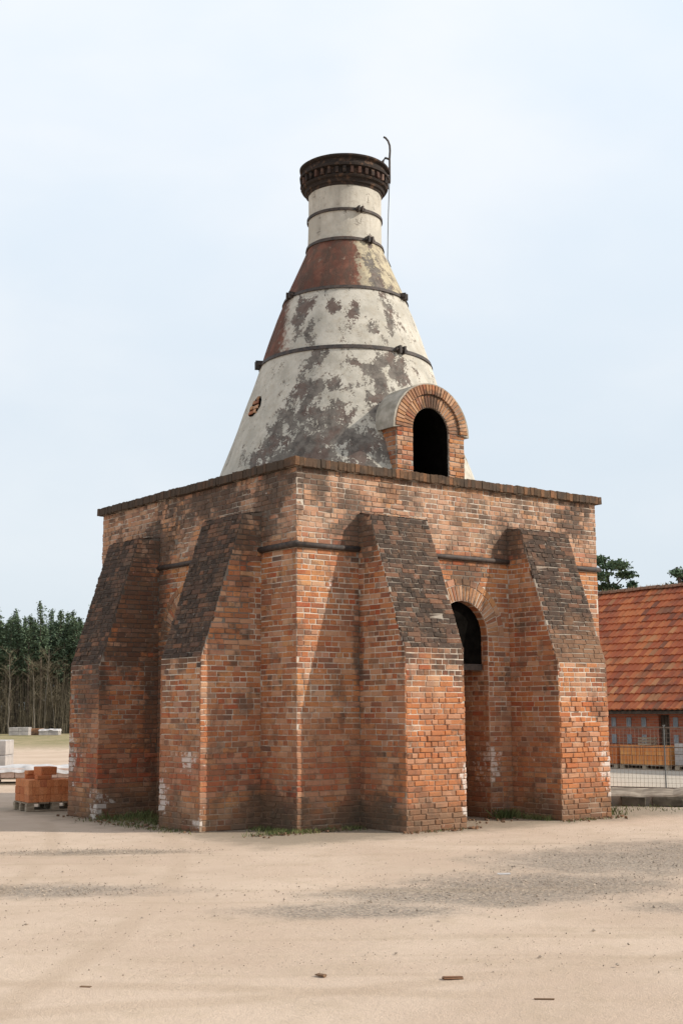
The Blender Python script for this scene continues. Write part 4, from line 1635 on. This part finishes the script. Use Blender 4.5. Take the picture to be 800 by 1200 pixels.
# ------------------------------------------------------------------ fence and slab on the right
P0 = vec(10.55, 5.0, 0); P1 = vec(13.1, -.65, 0)
fd = (P1 - P0).normalized(); flen = (P1 - P0).length
fence = empty('wire_fence', P0, 'see-through wire mesh fence on a thin frame before the shed', 'fence')
pn = 0
t = -.1
for t in (.15, 2.42, 4.7, 6.1):
    m2 = MB(); m2.tube([(0, 0, -.1), (0, 0, 1.36)], .016, 8)
    m2.tube([(0, 0, 1.36), (0, 0, 1.375)], .028, 8)
    child('post', m2.mesh('post', M_STEEL), fence, fd * t)
for zz, r in ((1.33, .013), (.91, .013), (.06, .016)):
    m2 = MB(); m2.tube([fd * 0 + Z_ * zz, fd * 3 + Z_ * (zz - .008), fd * flen + Z_ * zz], r, 6)
    child('rail', m2.mesh('rail', M_WIRE), fence)
m2 = MB()
k = 0
while k * .085 < flen:
    m2.tube([fd * (k * .085) + Z_ * .06, fd * (k * .085) + Z_ * 1.33], .0032, 3, False)
    k += 1
for q in range(1, 14):
    if q != 9:
        m2.tube([fd * 0 + Z_ * (.06 + q * .095), fd * flen + Z_ * (.06 + q * .095)], .0028, 3, False)
child('wire_mesh', m2.mesh('wire_mesh', M_WIRE), fence, kind='stuff')

S0 = vec(7.05, 1.1, 0); sd = vec(.62, -.785, 0).normalized(); sp = vec(sd.y * -1, sd.x, 0)
sp = vec(.785, .62, 0).normalized()
slab = empty('concrete_slab', S0, 'low dark weathered concrete slab beside the right buttress', 'slab')
m2 = MB()
N1 = 30
for i in range(N1 + 1):
    u = -.6 + 5.6 * i / N1
    w = .16 * mnoise.noise(Vector((u * 1.6, 0, 2)))
    b = sd * u
    hz = .20 + .07 * mnoise.noise(Vector((u * 2.3, 5, 0)))
    for p in (b + sp * (.0 + w) + Z_ * -.05, b + sp * (.02 + w) + Z_ * (hz - .03), b + sp * (.06 + w) + Z_ * hz, b + sp * 1.9 + Z_ * (hz + .01), b + sp * 1.95 + Z_ * -.05):
        m2.v.append(tuple(p))
for i in range(N1):
    for q in range(4):
        a = i * 5 + q
        m2.f.append((a, a + 1, a + 6, a + 5))
child('slab_top', m2.mesh('slab_top', M_CONC), slab)
m2 = MB()
for i in range(9):
    u = -.55 + .6 * i + .3
    m2.box(sd * u + sp * (-.05 + random.uniform(-.05, .04)) + Z_ * .07, random.uniform(.42, .58), .09, .17 + random.uniform(-.06, .03), sd, sp, Z_, j=.03)
child('edging_stones', m2.mesh('edging_stones', M_CONCD), slab, kind='stuff')

# ------------------------------------------------------------------ trees
def needle(mb, p, s, r):
    d1 = vec(r.gauss(0, 1), r.gauss(0, 1), r.gauss(0, .6)); d1.normalize()
    d2 = vec(r.gauss(0, 1), r.gauss(0, 1), r.gauss(0, .6)); d2.normalize()
    mb.add([p - d1 * s * .5, p + d1 * s * .5, p + d2 * s * .7], [(0, 1, 2)])


def spire_pine(seed, h, start, rad):
    r = random.Random(seed)
    tr = MB()
    lean = r.uniform(-.25, .25)
    pts = [vec(lean * (k / 6) ** 2, .1 * math.sin(k + seed), h * k / 6) for k in range(7)]
    tr.tube(pts, [.11 * (1 - k / 6.5) + .012 for k in range(7)], 6, False)
    cr = MB()
    z = start * h
    while z < h:
        t = (z - start * h) / (h * (1 - start))
        L = rad * (1 - t) ** .75 * (.55 + .45 * min(1, t * 5)) + .10
        base = vec(lean * (z / h) ** 2, 0, z)
        for q in range(r.randint(4, 6)):
            a = r.uniform(0, 6.28)
            ll = L * r.uniform(.5, 1.15)
            dirv = vec(math.cos(a), math.sin(a), .25 + .5 * t)
            tr.tube([base, base + dirv * ll * .8], [.018, .006], 3, False)
            nn = int(6 + ll * 16)
            for w in range(nn):
                tt = r.uniform(.15, 1)
                needle(cr, base + dirv * ll * tt + vec(r.gauss(0, .09), r.gauss(0, .09), r.gauss(0, .10)), r.uniform(.13, .30), r)
        z += r.uniform(.22, .36)
    for w in range(40):
        needle(cr, vec(lean, 0, h - .2) + vec(r.gauss(0, .05), r.gauss(0, .05), r.uniform(-.6, .35)), .16, r)
    # dead lower twigs
    for w in range(34):
        zz = r.uniform(.08, start + .05) * h
        a = r.uniform(0, 6.28); l = r.uniform(.3, 1.0)
        tr.tube([vec(0, 0, zz), vec(math.cos(a) * l, math.sin(a) * l, zz + r.uniform(-.15, .25))], [.012, .005], 3, False)
    return tr.mesh('trunk', M_BARK), cr.mesh('crown', M_NEEDLE)


SPIRES = [spire_pine(s, h, st, rd) for s, h, st, rd in ((1, 10.6, .55, 1.15), (2, 11.4, .58, 1.0), (3, 9.8, .54, 1.25), (4, 10.4, .58, 1.05), (5, 11.0, .52, 1.2), (6, 9.4, .56, 1.1))]
rp_ = random.Random(21)
protos = []
for t_, c_ in SPIRES:
    protos.append((t_, c_))
GLAB = 'slender dark green pine in the dense row of forest behind the yard'


def plant(u, f, mesh2, s, label, group, name='pine_tree', cat='tree'):
    p = rr(u, f)
    e = empty(name, p, label, cat, group, rp_.uniform(0, 6.28))
    e.scale = (s, s, s * rp_.uniform(.94, 1.06))
    child('trunk', mesh2[0], e)
    child('crown', mesh2[1], e)


for row, f in enumerate((112, 113.6, 115.4, 117.5)):
    u = -36 + row * .4
    while u < -15.5:
        plant(u + rp_.uniform(-.3, .3), f + rp_.uniform(-.6, .6), rp_.choice(protos), rp_.uniform(.84, .97) + row * .015, GLAB, 'pines of the forest edge')
        u += rp_.uniform(.7, 1.1)


def birch(seed, h):
    r = random.Random(seed)
    tr = MB(); cr = MB()
    lean = r.uniform(-.8, .8)
    pts = [vec(lean * (k / 8) ** 1.5 + r.uniform(-.06, .06), r.uniform(-.06, .06), h * k / 8) for k in range(9)]
    tr.tube(pts, [.055 * (1 - k / 9) + .012 for k in range(9)], 6, False)
    for k in range(26):
        zz = r.uniform(.3, 1) * h
        b = vec(lean * (zz / h) ** 1.5, 0, zz); a = r.uniform(0, 6.28); l = r.uniform(.5, 1.3) * (1.2 - .5 * zz / h)
        e = b + vec(math.cos(a) * l, math.sin(a) * l, l * .9)
        cr.tube([b, e], [.016, .006], 3, False)
        for w in range(10):
            t = r.uniform(.3, 1); q = b.lerp(e, t)
            a2 = r.uniform(0, 6.28); l2 = r.uniform(.2, .6)
            cr.tube([q, q + vec(math.cos(a2) * l2, math.sin(a2) * l2, r.uniform(.0, .5))], [.007, .003], 3, False)
    return tr.mesh('trunk', M_BIRCH), cr.mesh('twigs', M_TWIG)


BL = ['bare tree with long pale leaning trunk before the pines, leftmost', 'slim bare tree with pale forked trunk before the pines',
      'thin straight bare tree before the pines, right of the forked one', 'slight bare tree before the pines nearest the kiln']
for i, (u, hh) in enumerate(((-27.4, 6.6), (-25.4, 5.6), (-24.6, 6.9), (-23.9, 5.4))):
    bt = birch(40 + i, hh)
    p = rr(u, 109.5 + i * .4)
    e = empty('birch_tree', p, BL[i], 'tree', None, 0)
    child('trunk', bt[0], e); child('twigs', bt[1], e)
# undergrowth and the dense wood behind: nobody could count it
ru = random.Random(9)
mb = MB()
for i in range(9000):
    u = ru.uniform(-38, -14); f = ru.uniform(110, 121)
    p = rr(u, f); h = abs(ru.gauss(0, 1)) * 2.0 + .6
    if ru.random() < .45:
        h *= 2.1
    a = ru.uniform(0, 6.28); w = ru.uniform(.010, .03)
    q = p + vec(ru.gauss(0, .45), ru.gauss(0, .45), min(h, 6.5))
    mb.add([p + vec(math.cos(a) * w, math.sin(a) * w, 0), p - vec(math.cos(a) * w, math.sin(a) * w, 0), q], [(0, 1, 2)])
    for k in range(3):
        t = ru.uniform(.4, 1); s = p.lerp(q, t)
        mb.add([s, s + vec(0, 0, .03), s + vec(ru.gauss(0, .35), ru.gauss(0, .35), ru.uniform(.1, .6))], [(0, 1, 2)])
mb.build('undergrowth', M_TWIG, None, 'stuff')
mb = MB()


def wood_tree(p, h):
    mb.tube([p, p + vec(ru.gauss(0, .2), ru.gauss(0, .2), h * .95)], [.12, .03], 4, False)
    for k in range(70):
        t = ru.random()
        zz = h * (.30 + .70 * t); l = 1.3 * (1 - t) ** .7 + .12
        a = ru.uniform(0, 6.28); q = math.sqrt(ru.random()) * l
        needle(mb, p + vec(math.cos(a) * q, math.sin(a) * q, zz), ru.uniform(.35, .75), ru)


for i in range(420):
    wood_tree(rr(ru.uniform(-44, -12), ru.uniform(119, 136)), ru.uniform(8.6, 10.2))
for i in range(520):
    wood_tree(rr(ru.uniform(-12, 75), ru.uniform(118, 132)), ru.uniform(6.5, 8.2))
for i in range(160):
    wood_tree(rr(ru.uniform(-80, -44), ru.uniform(113, 128)), ru.uniform(8.6, 10.6))
mb.build('far_wood', M_NEEDLE, None, 'stuff')


def clump_pine(seed, h, clumps, label, p, group=None):
    r = random.Random(seed)
    tr = MB(); cr = MB()
    pts = [vec(.18 * math.sin(k * .9 + seed), .15 * math.cos(k * 1.1 + seed), h * .97 * k / 8) for k in range(9)]
    tr.tube(pts, [.20 * (1 - k / 9) + .02 for k in range(9)], 7, False)
    for (u, z, w, hh) in clumps:
        for rep in range(1):
            a = r.uniform(-1.0, 1.0)
            c = R2 * u + F2 * r.uniform(-.7, .7) + Z_ * z
            b = vec(0, 0, max(.5, z - abs(u) * .6 - .25))
            tr.tube([b, b.lerp(c, .5) + vec(0, 0, -.08), c], [.05, .035, .012], 4, False)
            n = int(1500 * w * hh + 160)
            for k in range(n):
                d = vec(r.gauss(0, 1), r.gauss(0, 1), r.gauss(0, 1)); d.normalize()
                q = r.random() ** .45
                s = c + (R2 * d.x * w + F2 * d.y * w) * q + Z_ * d.z * hh * .72 * q
                s += vec(r.gauss(0, .05), r.gauss(0, .05), r.gauss(0, .05))
                needle(cr, s, r.uniform(.12, .26), r)
    e = empty('pine_tree', p, label, 'tree', group)
    child('trunk', tr.mesh('trunk', M_BARK), e); child('crown', cr.mesh('crown', M_NEEDLE2), e)


def world_at(px, f):
    return rr((px - 400) / 1544.3 * f, f)


clump_pine(71, 8.9, [(-.3, 8.6, .6, .28), (.45, 8.25, .75, .28), (1.0, 7.85, .55, .22), (-.6, 7.8, .9, .4), (.2, 7.3, .6, .3), (-.2, 6.6, .7, .4), (.35, 6.0, .55, .35), (-.9, 6.6, .8, .4), (.6, 7.0, .35, .2), (-1.0, 5.6, .9, .5), (.3, 5.2, .8, .4)],
           'tall pine with open clumps rising between the kiln and shed ridge', world_at(707, 61))
clump_pine(72, 7.9, [(0, 7.7, .22, .25), (.05, 7.25, .35, .25), (-.9, 7.2, .7, .3), (-1.4, 6.7, .8, .45), (.1, 6.75, .55, .35), (.75, 6.8, .35, .2), (-.5, 6.4, .8, .45), (.5, 6.2, .8, .4), (1.1, 6.5, .25, .2), (-.3, 5.6, 1.2, .5)],
           'lower bushy pine just showing over the shed ridge', world_at(741, 64))
clump_pine(73, 8.6, [(.7, 8.5, .4, .3), (.4, 7.9, .5, .25), (-.35, 8.0, .42, .2), (-.1, 7.4, .7, .28), (-.75, 7.1, .5, .2), (.8, 7.5, .8, .4), (-.5, 6.7, .7, .3), (.5, 6.6, 1.0, .5), (1.6, 8.2, .8, .4), (1.5, 7.0, .9, .5), (0, 6.0, 1.1, .5)],
           'pine with ragged layered boughs at the right edge above the shed roof', world_at(800, 62))
